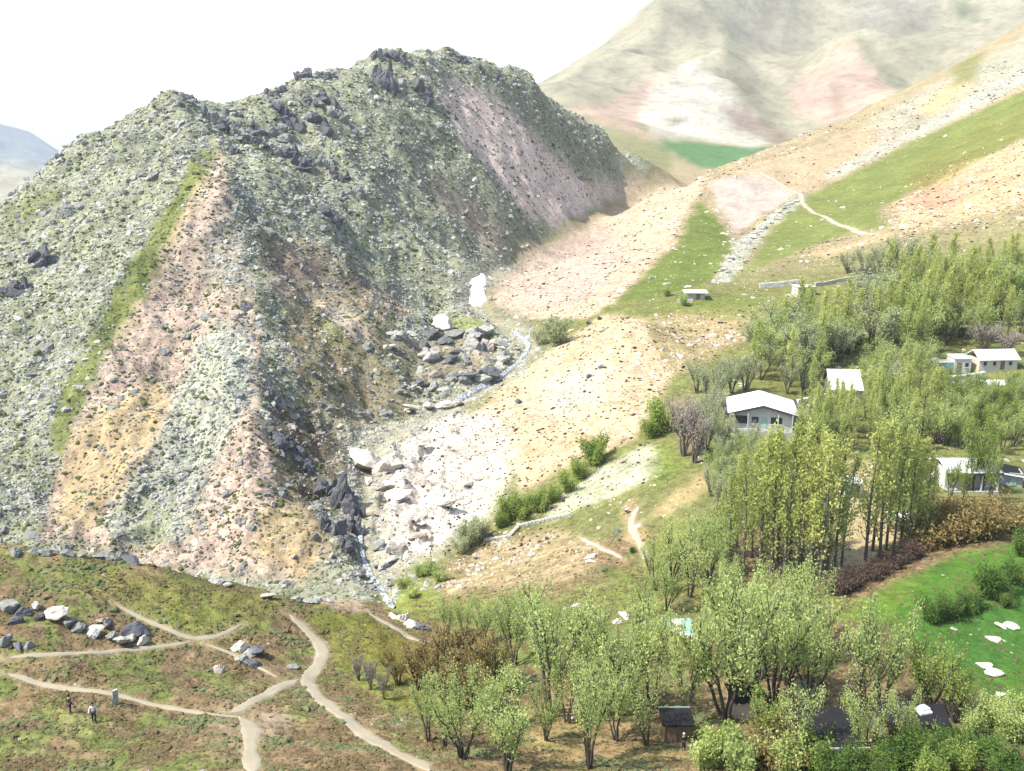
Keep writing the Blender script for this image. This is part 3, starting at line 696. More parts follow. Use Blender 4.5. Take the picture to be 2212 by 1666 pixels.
# ------------------------------------------------------------------ paths, stream, snow
PATH_XY = []
def ribbon(name, pts, width, mat, lift=0.07, seed=0, cross=7, wob=0.45, ends=True):
    """a strip of ground that follows the hillside; pts in the picture, width in metres"""
    pw = [hit(u, v) for u, v in pts]
    pw = [p for p in pw if p is not None]
    out = []
    for p, q in zip(pw[:-1], pw[1:]):
        k = max(1, int((q - p).length / 0.3))
        out += [p.lerp(q, t / k) for t in range(k)]
    out.append(pw[-1])
    xy = np.array([(p.x, p.y) for p in out])
    if len(xy) > 13:
        kk = np.ones(11) / 11
        for _ in range(2):
            pad = np.concatenate([np.repeat(xy[:1], 5, 0), xy, np.repeat(xy[-1:], 5, 0)])
            xy = np.stack([np.convolve(pad[:, c], kk, 'valid') for c in (0, 1)], -1)
    t = np.gradient(xy, axis=0); t /= np.maximum(np.linalg.norm(t, axis=1, keepdims=True), 1e-6)
    nrm = np.stack([-t[:, 1], t[:, 0]], -1)
    PATH_XY.append(np.column_stack([xy, np.full(len(xy), width)]))
    sarr = np.arange(len(xy)) * 0.3
    wl = width * 0.5 * (1 + wob * (gnoise(sarr / 3.5, np.full(len(xy), seed + 0.37), seed) + 0.5 * gnoise(sarr / 0.9, np.full(len(xy), seed + 0.77), seed + 1)))
    wr = width * 0.5 * (1 + wob * (gnoise(sarr / 3.5, np.full(len(xy), seed + 9.37), seed + 3) + 0.5 * gnoise(sarr / 0.9, np.full(len(xy), seed + 9.77), seed + 4)))
    if ends:
        tp = np.clip(np.minimum(np.arange(len(xy)) + 0.3, len(xy) - 0.7 - np.arange(len(xy))) / 7, 0.25, 1)
        wl *= tp; wr *= tp
    vs = []
    for c in range(cross):
        f = c / (cross - 1)
        off = -wl * (1 - f) + wr * f
        p = xy + nrm * off[:, None]
        z = bil(Z, p[:, 0] / p[:, 1], np.log(p[:, 1])) + lift * (1 if 0 < c < cross - 1 else 0.1)
        vs.append(np.column_stack([p, z]))
    V = np.stack(vs, 1)
    ii = np.arange(V.shape[0] * cross).reshape(-1, cross)
    F = np.stack([ii[:-1, :-1], ii[:-1, 1:], ii[1:, 1:], ii[1:, :-1]], -1).reshape(-1, 4)
    return tag(link(name, mesh_np(name, V.reshape(-1, 3), F, mat, True)), kind="structure")
for k, (pts, w, mt) in enumerate(PATHS):
    ribbon("foot_path", pts, w, mt, 0.06, k * 7 + 1)
ribbon("stream_water", [(855,1320),(832,1290),(800,1240),(782,1200),(778,1160),(785,1130)], 0.9, 'water', 0.35, 91)
ribbon("stream_water", [(960,882),(1020,850),(1085,812),(1120,785),(1138,762),(1142,745),(1125,728),(1105,716)], 1.5, 'water', 0.4, 93)

def drape(name, pts, mat, lift, label, cat, seed=0):
    """a lens of old snow lying on the ground"""
    h = [hit(u, v) for u, v in pts]
    c = sum(h, Vector()) / len(h)
    ring = []
    for p, q in zip(h, h[1:] + h[:1]):
        for t in range(6):
            ring.append(p.lerp(q, t / 6))
    vs, K = [], 7
    for k in range(K + 1):
        f = k / K
        for m_, p in enumerate(ring):
            w = f * (1 + 0.08 * float(gnoise(np.array([m_ * 0.5]), np.array([seed + 0.3]), seed)[0]))
            x, y = c.x + (p.x - c.x) * w, c.y + (p.y - c.y) * w
            vs.append((x - c.x, y - c.y, ground(x, y) - c.z + lift * (1 - f ** 3) - 0.05 * f))
    R = len(ring)
    F = [(k * R + m_, k * R + (m_ + 1) % R, (k + 1) * R + (m_ + 1) % R, (k + 1) * R + m_) for k in range(K) for m_ in range(R)]
    o = link(name, mesh_np(name, vs, F, mat, True), None, c)
    return tag(o, label, cat)
drape("snow_patch", [(1012,614),(1020,602),(1036,597),(1056,591),(1062,600),(1051,618),(1046,632),(1052,648),(1040,660),(1024,664),(1012,650),(1018,632)], 'snow', 0.8, "white patch of old snow in the stream gully below the rocky mountain", "snow")
# ------------------------------------------------------------------ loose stones and cushion plants nobody could count
rng = np.random.default_rng(7)
def scatter_obj(name, label, cat, pts, scl, rot, idx_, mat, squash=1.0, sub=2, nz=1.1, variants=4, smooth_=False):
    me = bpy.data.meshes.new(name)
    me.vertices.add(len(pts)); me.vertices.foreach_set("co", np.asarray(pts, np.float32).ravel())
    for nm, typ, arr, key in (("scl", 'FLOAT_VECTOR', scl, "vector"), ("rot", 'FLOAT_VECTOR', rot, "vector"), ("pick", 'INT', idx_, "value")):
        at_ = me.attributes.new(nm, typ, 'POINT')
        at_.data.foreach_set(key, np.asarray(arr, np.int32 if typ == 'INT' else np.float32).ravel())
    ng = bpy.data.node_groups.new(name, 'GeometryNodeTree')
    ng.interface.new_socket("Geometry", in_out='INPUT', socket_type='NodeSocketGeometry')
    ng.interface.new_socket("Geometry", in_out='OUTPUT', socket_type='NodeSocketGeometry')
    N, Lk_ = ng.nodes.new, ng.links.new
    gi, go = N("NodeGroupInput"), N("NodeGroupOutput")
    iop = N("GeometryNodeInstanceOnPoints")
    jn = N("GeometryNodeJoinGeometry")
    for k in range(variants):
        ico = N("GeometryNodeMeshIcoSphere"); ico.inputs["Radius"].default_value = 0.5; ico.inputs["Subdivisions"].default_value = sub
        nt = N("ShaderNodeTexNoise"); nt.noise_dimensions = '4D'
        nt.inputs["W"].default_value = 3.7 * k + 1.3; nt.inputs["Scale"].default_value = 2.3; nt.inputs["Detail"].default_value = 1.0
        sb = N("ShaderNodeVectorMath"); sb.operation = 'SUBTRACT'; sb.inputs[1].default_value = (0.5, 0.5, 0.5)
        ml = N("ShaderNodeVectorMath"); ml.operation = 'MULTIPLY'; ml.inputs[1].default_value = (nz, nz, nz * 0.8)
        sp = N("GeometryNodeSetPosition"); sm = N("GeometryNodeSetMaterial"); sm.inputs["Material"].default_value = MAT[mat]
        gtoi = N("GeometryNodeGeometryToInstance")
        Lk_(nt.outputs["Color"], sb.inputs[0]); Lk_(sb.outputs[0], ml.inputs[0])
        Lk_(ico.outputs["Mesh"], sp.inputs["Geometry"]); Lk_(ml.outputs[0], sp.inputs["Offset"])
        Lk_(sp.outputs[0], sm.inputs["Geometry"])
        last = sm.outputs[0]
        if not smooth_:
            ss = N("GeometryNodeSetShadeSmooth"); ss.inputs["Shade Smooth"].default_value = False
            Lk_(last, ss.inputs[0]); last = ss.outputs[0]
        Lk_(last, gtoi.inputs[0]); Lk_(gtoi.outputs[0], jn.inputs[0])
    def attr(nm, typ):
        a_ = N("GeometryNodeInputNamedAttribute"); a_.data_type = typ; a_.inputs["Name"].default_value = nm
        return a_.outputs["Attribute"]
    Lk_(gi.outputs[0], iop.inputs["Points"]); Lk_(jn.outputs[0], iop.inputs["Instance"])
    iop.inputs["Pick Instance"].default_value = True
    Lk_(attr("pick", 'INT'), iop.inputs["Instance Index"])
    Lk_(attr("rot", 'FLOAT_VECTOR'), iop.inputs["Rotation"])
    Lk_(attr("scl", 'FLOAT_VECTOR'), iop.inputs["Scale"])
    Lk_(iop.outputs[0], go.inputs[0])
    o = link(name, me)
    md = o.modifiers.new("scatter", 'NODES'); md.node_group = ng
    me.materials.append(MAT[mat])
    return tag(o, label, cat, None, "stuff")

def draw(n_, accept, a0=-0.62, a1=0.62, y0=55, y1=700):
    a = rng.uniform(a0, a1, n_); L = rng.uniform(math.log(y0), math.log(y1), n_)
    keep = rng.random(n_) < accept(a, L)
    a, L = a[keep], L[keep]
    x, y = a * np.exp(L), np.exp(L); keep = np.ones(len(a), bool)
    for q in PATH_XY:                       # nothing grows on the trodden paths
        bb = (x > q[:, 0].min() - 2) & (x < q[:, 0].max() + 2) & (y > q[:, 1].min() - 2) & (y < q[:, 1].max() + 2)
        if bb.any():
            d_ = np.sqrt(((np.column_stack([x[bb], y[bb]])[:, None, :] - q[None, :, :2]) ** 2).sum(-1)).min(1)
            keep[np.where(bb)[0][d_ < q[0, 2] * 0.5 + 0.15]] = False
    return a[keep], L[keep]
def stones(name, label, cat, aL, mat, smin, smax, power, squash, sub=2, nz=1.1, dist_pow=0.6, sink=0.15, smooth_=False):
    a, L = aL
    y = np.exp(L); x = a * y; z = bil(Z, a, L)
    s = smin * (np.maximum(rng.random(len(a)), 1e-4)) ** (-power)
    s = np.minimum(s, smax) * (y / 200) ** dist_pow
    sc = np.column_stack([s * rng.uniform(0.8, 1.35, len(a)), s * rng.uniform(0.7, 1.2, len(a)), s * squash * rng.uniform(0.7, 1.2, len(a))])
    rt = np.column_stack([rng.normal(0, 0.3, len(a)), rng.normal(0, 0.3, len(a)), rng.uniform(0, 6.28, len(a))])
    return scatter_obj(name, label, cat, np.column_stack([x, y, z - sink * s]), sc, rt, rng.integers(0, 4, len(a)), mat, squash, sub, nz, 4, smooth_)
redness = zone[..., 0] / np.maximum(zone[..., 2], 1e-3)
greenish = zone[..., 1] - zone[..., 0]
pinkm = smooth(redness, 1.42, 1.62) * (1 - smooth(greenish, -0.012, 0.004))
clump = smooth(fbm(XX / 12, YY / 12, 3, 301), -0.25, 0.45)
mt_grey = boxblur(mtn * rocky * (1 - pinkm), 1)
mt_pink = boxblur(mtn * rocky * pinkm, 1)
stones("scree_stones", "pale grey-green stones strewn over the rocky mountainside", "stones",
       draw(150000, lambda a, L: bil(mt_grey * (0.25 + 0.75 * clump), a, L) * 0.85, -0.6, 0.2, 128, 640), 'rock_pale', 0.4, 1.7, 0.4, 0.75)
stones("scree_stones", "pinkish stones strewn down the bare scree chutes", "stones",
       draw(90000, lambda a, L: bil(mt_pink * (0.3 + 0.7 * clump), a, L) * 0.7, -0.6, 0.2, 128, 640), 'rock_pink', 0.3, 1.4, 0.4, 0.7)
stones("dark_stones", "dark grey stones lodged in the mountain turf", "stones",
       draw(60000, lambda a, L: bil(mtn * rocky * (1 - clump * 0.5), a, L) * 0.35, -0.6, 0.2, 128, 640), 'rock_grey', 0.45, 2.2, 0.4, 0.8)
stones("cushion_plants", "olive cushion plants dotted over the mountainside", "shrubs",
       draw(90000, lambda a, L: bil(mtn * (0.35 + 0.65 * (1 - clump)), a, L) * 0.5, -0.6, 0.2, 128, 640), 'cushion', 0.45, 1.3, 0.3, 0.6, 2, 0.5, 0.6, 0.1)
rtan = rgt * rocky * (1 - bil(Z * 0, GA, GL))
stones("bank_stones", "pale stones scattered on the tan bank and slopes", "stones",
       draw(90000, lambda a, L: bil(rtan * smooth(clump, 0.0, 0.7), a, L) * 0.9, -0.25, 0.62, 118, 560), 'rock_white', 0.24, 1.6, 0.45, 0.65)
stones("bank_shrubs", "small dry shrubs dotted over the tan slopes", "shrubs",
       draw(60000, lambda a, L: bil(rgt * smooth(rocky, 0.15, 0.35) * (1 - 0.75 * clump), a, L) * 0.4, -0.25, 0.62, 118, 560), 'leaf_brown', 0.35, 1.0, 0.3, 0.6, 2, 0.6, 0.6, 0.1)
band = np.exp(-((side * YY - 1.0) / 5.5) ** 2) * smooth(YY, 126, 136) * (1 - smooth(YY, 330, 420)) * (1 - np.exp(-(side * YY / 1.1) ** 2))
stones("stream_stones", "pale stones lining both edges of the stream", "stones",
       draw(60000, lambda a, L: bil(band, a, L) * 0.8, -0.3, 0.2, 122, 420), 'rock_pale', 0.36, 1.6, 0.42, 0.7)
rub = rgt * smooth(rocky, 0.7, 0.85) * (1 - bankm)
stones("rubble_stones", "tan rubble heaped over the rough ground beside the village", "stones",
       draw(90000, lambda a, L: bil(rub, a, L) * 0.75, -0.25, 0.62, 112, 330), 'rock_tan', 0.32, 1.3, 0.38, 0.8)
nearm = near * grassy
stones("grass_tufts", "olive tussocks of grass across the near pasture", "grass",
       draw(170000, lambda a, L: bil(nearm * (0.2 + smooth(fbm(XX / 5, YY / 5, 2, 331), -0.1, 0.5)), a, L) * 0.5, -0.62, 0.62, 56, 132), 'tuft', 0.26, 0.8, 0.3, 0.45, 2, 0.7, 0.2, 0.1)
stones("field_stones", "small pale stones lying in the near pasture", "stones",
       draw(30000, lambda a, L: bil(near * smooth(fbm(XX / 8, YY / 8, 2, 341), 0.05, 0.6), a, L) * 0.06, -0.62, 0.62, 56, 132), 'rock_pale', 0.24, 0.8, 0.35, 0.6, 2, 1.0, 0.2)
stones("green_tussocks", "sage green tussocks clustered in the near pasture", "grass",
       draw(60000, lambda a, L: bil(near * grassy * smooth(fbm(XX / 7, YY / 3.5, 3, 351), 0.12, 0.5), a, L) * 0.6, -0.62, 0.3, 56, 132), 'sage', 0.34, 1.1, 0.3, 0.5, 2, 0.8, 0.2, 0.1)

# ------------------------------------------------------------------ boulders and crags, each one a thing
def ico_dirs(sub):
    bm = bmesh.new(); bmesh.ops.create_icosphere(bm, subdivisions=sub, radius=1.0)
    v = np.array([x.co[:] for x in bm.verts]); f = np.array([[y.index for y in x.verts] for x in bm.faces])
    bm.free(); return v, f
ICO3, ICO4 = ico_dirs(3), ico_dirs(4)
def rock_np(seed, dirs=ICO3, planes=16, el=(1, 1, 1)):
    r = np.random.default_rng(seed)
    v, f = dirs
    nrm = r.normal(size=(planes, 3)); nrm /= np.linalg.norm(nrm, axis=1, keepdims=True)
    d = r.uniform(0.42, 0.95, planes)
    dt = v @ nrm.T
    rad = np.min(np.where(dt > 0.05, d / np.maximum(dt, 0.05), 9.0), axis=1)
    rad = np.minimum(rad, 1.45)
    rad *= 1 + 0.07 * np.sin(v[:, 0] * 9 + seed) * np.cos(v[:, 1] * 8 - seed) + 0.05 * np.sin(v[:, 2] * 17 + seed) + r.normal(0, 0.03, len(v))
    return v * rad[:, None] * np.array(el) * 0.5, f
BOULD = {}
def boulder_mesh(k, mat):
    if (k, mat) not in BOULD:
        v, f = rock_np(100 + k, ICO3, 10, (1.2, 0.95, 0.85))
        BOULD[(k, mat)] = mesh_np("boulder", v, f, mat)
    return BOULD[(k, mat)]
rr = random.Random(11)
def boulder(u, v, px, mat, label, group, squash=1.0, name="boulder", ymin=50.0):
    p = hit(u, v, ymin)
    if p is None: return
    s = px * mpp(u, v, p.y)
    o = link(name, boulder_mesh(rr.randrange(7), mat), None, (p.x, p.y, p.z + 0.18 * s * squash),
             (rr.uniform(-.3, .3), rr.uniform(-.3, .3), rr.uniform(0, 6.28)), (s * rr.uniform(.9, 1.15), s * rr.uniform(.85, 1.1), s * squash))
    return tag(o, label, "boulder", group)
G1 = "boulders in the near pasture"
for u, v, px, mt in [(18,1318,36,'rock_grey'),(52,1328,32,'rock_dark'),(78,1316,24,'rock_pale'),(148,1352,30,'rock_grey'),(172,1358,26,'rock_grey')]:
    boulder(u, v, px, mt, "weathered grey boulder in the cluster at the pasture's far left end", G1 + " left cluster")
boulder(116, 1332, 50, 'rock_white', "large whitish boulder with a shaded flank in the pasture's boulder cluster", None, 0.75)
for u, v, px, mt in [(206,1372,30,'rock_pale'),(232,1352,28,'rock_grey'),(240,1378,24,'rock_grey'),(262,1388,28,'rock_pale'),(284,1382,26,'rock_pale'),(306,1392,26,'rock_white'),(222,1345,24,'rock_pink')]:
    boulder(u, v, px, mt, "pale grey boulder heaped round the big dark boulder in the pasture", G1 + " middle heap")
boulder(300, 1362, 48, 'rock_dark', "big dark rounded boulder on top of the pasture boulder heap", None, 0.8)
for u, v, px, mt in [(8,1392,34,'rock_grey'),(40,1402,28,'rock_dark'),(62,1398,22,'rock_grey'),(90,1335,26,'rock_dark'),(30,1345,24,'rock_dark')]:
    boulder(u, v, px, mt, "dark low boulder half sunk in the grass below the boulder cluster", G1 + " sunk")
for u, v, px, mt in [(520,1404,34,'rock_white'),(526,1428,26,'rock_pale'),(542,1412,24,'rock_pale')]:
    boulder(u, v, px, mt, "whitish boulder of the small group beside the forking path", G1 + " fork")
boulder(556, 1410, 34, 'rock_dark', "dark pointed boulder of the small group beside the forking path", None, 1.0)
boulder(548, 1438, 36, 'rock_dark', "low dark boulder in front of the whitish ones by the path fork", None, 0.55)
boulder(476, 1452, 24, 'rock_pink', "lone upright pinkish boulder in the middle of the pasture", None, 1.3)
boulder(636, 1444, 26, 'rock_grey', "grey boulder on the inside of the path's bend", None, 0.6)
for u, v, px in [(36,1196,28),(76,1198,30),(104,1200,26),(150,1203,26),(172,1204,20),(216,1208,24),(240,1212,30)]:
    boulder(u, v, px, 'rock_grey', "grey boulder on the brow where the pasture ends", "boulders along the pasture brow", 0.9)
boulder(286, 1216, 46, 'rock_dark', "long dark shelving rock on the pasture brow", None, 0.5)
for u, v, px in [(470,1262,26),(486,1266,20),(575,1290,24),(640,1296,20),(668,1300,24),(690,1298,20),(712,1300,20)]:
    boulder(u, v, px, 'rock_pale', "pale boulder on the brow near the top of the winding path", "boulders at the top of the path", 0.7)
for u, v, px in [(868,1342,40),(888,1350,30),(850,1335,22)]:
    boulder(u, v, px, 'rock_white', "whitish block beside the pink path above the stream", "blocks beside the pink path", 0.7)
boulder(908, 1358, 44, 'rock_dark', "block with shade painted into its dark stone, beside the pink path above the stream", None, 0.6)  # the block's shade is put into its stone colour
rb = random.Random(5)
for k in range(46):                       # tumbled blocks on the far bank of the stream
    u, v = rb.uniform(850, 1095), rb.uniform(700, 860)
    if v > 850 - 0.42 * (u - 850) + 60 or v < 690 + 0.16 * (u - 850): continue
    px_, mt = rb.uniform(18, 42), rb.choice(['rock_pale', 'rock_pale', 'rock_grey', 'rock_pink', 'rock_dark'])
    nm_ = ("large " if px_ > 31 else "small ") + {'rock_pale': "pale", 'rock_grey': "grey", 'rock_pink': "pinkish", 'rock_dark': "dark"}[mt]
    boulder(u, v, px_, mt, nm_ + " block in the tumbled heap on the rocky side of the stream", nm_ + " tumbled blocks above the stream", rb.uniform(0.7, 1.0))
boulder(960, 715, 52, 'rock_white', "large cream block standing at the top of the tumbled heap", None, 1.0)
boulder(1050, 815, 50, 'rock_dark', "dark olive block at the water's edge below the tumbled heap", None, 0.8)
boulder(838, 752, 34, 'rock_white', "whitish slab at the upper end of the tumbled heap", None, 0.5)
for u, v, px in [(900,885,34),(925,880,30),(955,880,44),(985,878,36),(880,890,26)]:
    boulder(u, v, px, 'rock_white', "bright slab where the stream enters the white rock bank", "bright slabs at the stream bend", 0.6)
for k in range(20):
    u, v = rb.uniform(790, 1040), rb.uniform(950, 1210)
    if v > 1250 - 0.5 * (u - 790) or v < 960 - 0.2 * (u - 790): continue
    boulder(u, v, rb.uniform(16, 44), rb.choice(['rock_white', 'rock_white', 'rock_pink', 'rock_pale']),
            "pale slab jutting from the white rock bank", "slabs of the white rock bank", rb.uniform(0.45, 0.8))
boulder(795, 1005, 62, 'rock_white', "tall bright slab leaning over the stream at the top of the white bank", None, 1.1)
boulder(832, 1020, 52, 'rock_white', "bright upright slab second from the stream on the white bank", None, 1.2)
for k in range(16):
    u, v = rb.uniform(760, 850), rb.uniform(1175, 1300)
    boulder(u, v, rb.uniform(14, 28), rb.choice(['rock_grey', 'rock_pale', 'rock_dark']), "boulder in the rocky bed where the stream leaves the gorge", "boulders in the gorge mouth", 0.8)
for u, v, px in [(1245,1312,24),(1225,1318,18),(1350,1335,30),(1335,1345,22),(1280,1205,22),(1275,1215,18),(1030,1205,26)]:
    boulder(u, v, px, 'rock_white', "whitish boulder in the grass between stream and tents", "whitish boulders on the lower bank", 0.7)
for u, v, px in [(2182,1352,34),(2165,1356,22),(2150,1382,26),(2130,1440,30),(2148,1452,34),(2160,1502,24)]:
    boulder(u, v, px, 'rock_white', "flat whitish rock lying in the bright green meadow", "flat rocks in the green meadow", 0.45)
for k in range(40):                       # stone rib that runs up the green slope
    t = rb.random()
    u = 1545 + 190 * t; v = 612 - 190 * t ** 0.8 + rb.uniform(-9, 9)
    boulder(u, v, rb.uniform(6, 14), rb.choice(['rock_white', 'rock_pale']), "whitish stone in the rib climbing the green slope above the hut", "stones of the rib above the hut", 0.8)
for u, v, px in [(1335,1150,14),(1300,795,16),(1270,815,14),(1120,870,20),(1295,690,16),(1272,700,16)]:
    boulder(u, v, px, 'rock_dark', "small dark stone lying alone on the tan slope", "dark stones on the tan slope", 0.8)

def crag(u, v, wpx, hpx, label, group, mat='rock_dark', seed=0, n_=9, ymin=50.0):
    p = hit(u, v, ymin)
    if p is None: return
    r = np.random.default_rng(seed + 900)
    s = mpp(u, v, p.y)
    w, h = wpx * s, hpx * s
    vs, fs, off = [], [], 0
    for k in range(n_):
        q, f = rock_np(seed * 31 + k, ICO3, 8, (0.9, 0.9, 1.15))
        hh = h * r.uniform(0.25, 0.75) * (1.0 if k else 1.25)
        ww = w * r.uniform(0.22, 0.6)
        an = r.uniform(-0.35, 0.35); c_, s_ = math.cos(an), math.sin(an)
        q = q * np.array([ww, ww * 0.9, hh])
        q = np.column_stack([q[:, 0] * c_ - q[:, 2] * s_, q[:, 1], q[:, 0] * s_ + q[:, 2] * c_])
        dx, dy = r.uniform(-0.36, 0.36) * w, r.uniform(-0.25, 0.25) * w
        z0 = ground(p.x + dx, p.y + dy) - p.z
        q = q + np.array([dx, dy, z0 + hh * 0.16])
        vs.append(q); fs.append(f + off); off += len(q)
    o = link("rock_outcrop", mesh_np("rock_outcrop", np.concatenate(vs), np.concatenate(fs), mat), None, p)
    return tag(o, label, "rock outcrop", group)
SKY = "jagged outcrops on the mountain skyline"
for k, (u, v, w, h) in enumerate([(585,206,34,26),(605,198,26,22),(655,168,40,42),(690,166,36,26),(715,168,34,22),(985,128,26,16),(1000,132,24,18),(1040,152,26,20),(1080,172,22,18),(1112,186,18,14)]):
    crag(u, v, w, h, "jagged dark outcrop breaking the mountain's skyline", SKY, 'rock_dark', k)
for k, (u, v, w, h) in enumerate([(400,214,30,24),(380,222,28,16),(350,240,26,14),(420,222,26,22)]):
    crag(u, v, w, h, "broken grey rock crowning the mountain's lower pointed peak", "rocks on the pointed peak", 'rock_grey', 20 + k)
crag(820, 122, 34, 42, "twin dark rock teeth on the mountain's highest point", None, 'rock_dark', 31, 6)
crag(858, 124, 42, 24, "low dark rocks beside the teeth on the mountain's highest point", None, 'rock_dark', 32)
crag(832, 180, 62, 76, "dark rock tower just below the mountain's highest teeth", None, 'rock_dark', 33, 10)
crag(915, 212, 48, 50, "dark blocky outcrop beside the top of the pink scree", None, 'rock_dark', 34, 8)
crag(92, 568, 70, 56, "dark outcrop on the far left turf of the mountain, the higher of two", None, 'rock_dark', 35, 8)
crag(40, 640, 62, 62, "dark outcrop on the far left turf of the mountain, the lower of two", None, 'rock_dark', 36, 8)
crag(712, 468, 58, 40, "dark outcrop alone in the middle of the mountain face", None, 'rock_dark', 37, 8)
crag(785, 420, 44, 30, "dark outcrop under the rock tower, low on the mountain face", None, 'rock_grey', 38)
crag(150, 458, 50, 26, "flat grey outcrop on the left turf below the skyline", None, 'rock_grey', 39)
for k, (u, v, w, h) in enumerate([(458,256,46,38),(486,276,48,34),(512,296,44,34),(505,330,34,30),(545,282,44,28)]):
    crag(u, v, w, h, "grey-purple crag in the broken band below the pointed peak", "crags below the pointed peak", 'rock_dark' if k % 2 else 'rock_grey', 40 + k)
for k, (u, v, w, h) in enumerate([(600,296,60,38),(640,280,50,40),(690,268,54,40),(728,256,46,38),(622,338,56,34),(650,362,46,30),(700,356,50,34),(735,384,46,30),(608,250,40,30),(672,225,44,28),(710,220,44,30),(560,310,36,26)]):
    crag(u, v, w, h, "grey-purple crag in the rock band across the upper mountain", "crags of the upper rock band", 'rock_dark' if k % 3 else 'rock_grey', 50 + k)
for k, (u, v, w, h) in enumerate([(735,1085,70,90),(752,1140,60,90),(722,1150,60,60),(705,1060,50,60),(762,1110,46,60),(742,1175,50,50)]):
    crag(u, v, w, h, "overhanging rock, added to darken the shaded cleft, above the stream at the foot of the spur", "overhanging rocks at the spur's foot", 'rock_dark', 70 + k, 8)  # dark rocks added to blacken the shadowed cleft
for k, (u, v, w, h) in enumerate([(600,955,60,28),(640,975,50,28),(532,668,40,32),(590,860,36,40),(660,1010,40,40)]):
    crag(u, v, w, h, "dark ledge on the crest of the long spur", "ledges on the long spur", 'rock_dark', 80 + k)
for k, (u, v, w, h) in enumerate([(128,338,22,16),(100,356,20,16),(62,392,20,16),(30,420,20,16),(215,300,16,12),(300,268,18,12)]):
    crag(u, v, w, h, "small dark rock on the long left shoulder of the skyline", "small rocks on the left shoulder", 'rock_dark', 90 + k, 4)
# ------------------------------------------------------------------ trees and shrubs
def tube_set(paths, sides=6):
    vs, fs, off = [], [], 0
    for pts, rad in paths:
        pts = np.asarray(pts, float); k = len(pts)
        d = np.gradient(pts, axis=0); d /= np.maximum(np.linalg.norm(d, axis=1, keepdims=True), 1e-6)
        ref = np.array([1.0, 0.13, 0.07])
        u = np.cross(d, ref); u /= np.maximum(np.linalg.norm(u, axis=1, keepdims=True), 1e-6)
        w = np.cross(d, u)
        an = np.arange(sides) / sides * 2 * math.pi
        ring = pts[:, None, :] + (u[:, None, :] * np.cos(an)[None, :, None] + w[:, None, :] * np.sin(an)[None, :, None]) * np.asarray(rad)[:, None, None]
        vs.append(ring.reshape(-1, 3))
        i = np.arange(k * sides).reshape(k, sides)
        j = np.roll(i, -1, 1)
        fs.append(np.stack([i[:-1], j[:-1], j[1:], i[1:]], -1).reshape(-1, 4) + off)
        off += k * sides
    return np.concatenate(vs), np.concatenate(fs)
def bezier(p0, p1, p2, k):
    t = np.linspace(0, 1, k)[:, None]
    return (1 - t) ** 2 * p0 + 2 * t * (1 - t) * p1 + t * t * p2
def leaf_cards(c, size, r, upright=0.35):
    """small folded leaf sprays, each a two-triangle rhombus"""
    k = len(c)
    nrm = r.normal(size=(k, 3)); nrm[:, 2] = nrm[:, 2] * (1 - upright) + 0.25
    nrm /= np.linalg.norm(nrm, axis=1, keepdims=True)
    t = r.normal(size=(k, 3)); t[:, 2] += upright * 1.5
    t -= nrm * (t * nrm).sum(1, keepdims=True); t /= np.maximum(np.linalg.norm(t, axis=1, keepdims=True), 1e-6)
    b = np.cross(nrm, t)
    s = size[:, None]
    V = np.stack([c - t * s, c + b * s * 0.55 + nrm * s * 0.15, c + t * s, c - b * s * 0.55 + nrm * s * 0.15], 1)
    F = np.arange(4 * k).reshape(k, 4)
    return V.reshape(-1, 3), F
def finish_tree(paths, lc, ls, r, bark, leaf, upright, tone_scale=1.0):
    tv, tf = tube_set(paths)
    trunk = mesh_np("trunk", tv, tf, bark, True)
    lv, lf = leaf_cards(lc, ls, r, upright)
    crown = mesh_np("crown", lv, lf, leaf)
    # pale and dark sprays come in clusters
    cell = np.floor(lc / 0.9).astype(int)
    hsh = ((cell[:, 0] * 73856093) ^ (cell[:, 1] * 19349663) ^ (cell[:, 2] * 83492791)) & 1023
    tone = np.clip(0.4 * hsh / 1023 + 0.45 * r.random(len(lc)) + 0.05, 0, 1)
    at_ = crown.attributes.new("tone", 'FLOAT', 'POINT')
    at_.data.foreach_set("value", np.repeat(tone, 4).astype(np.float32))
    return trunk, crown
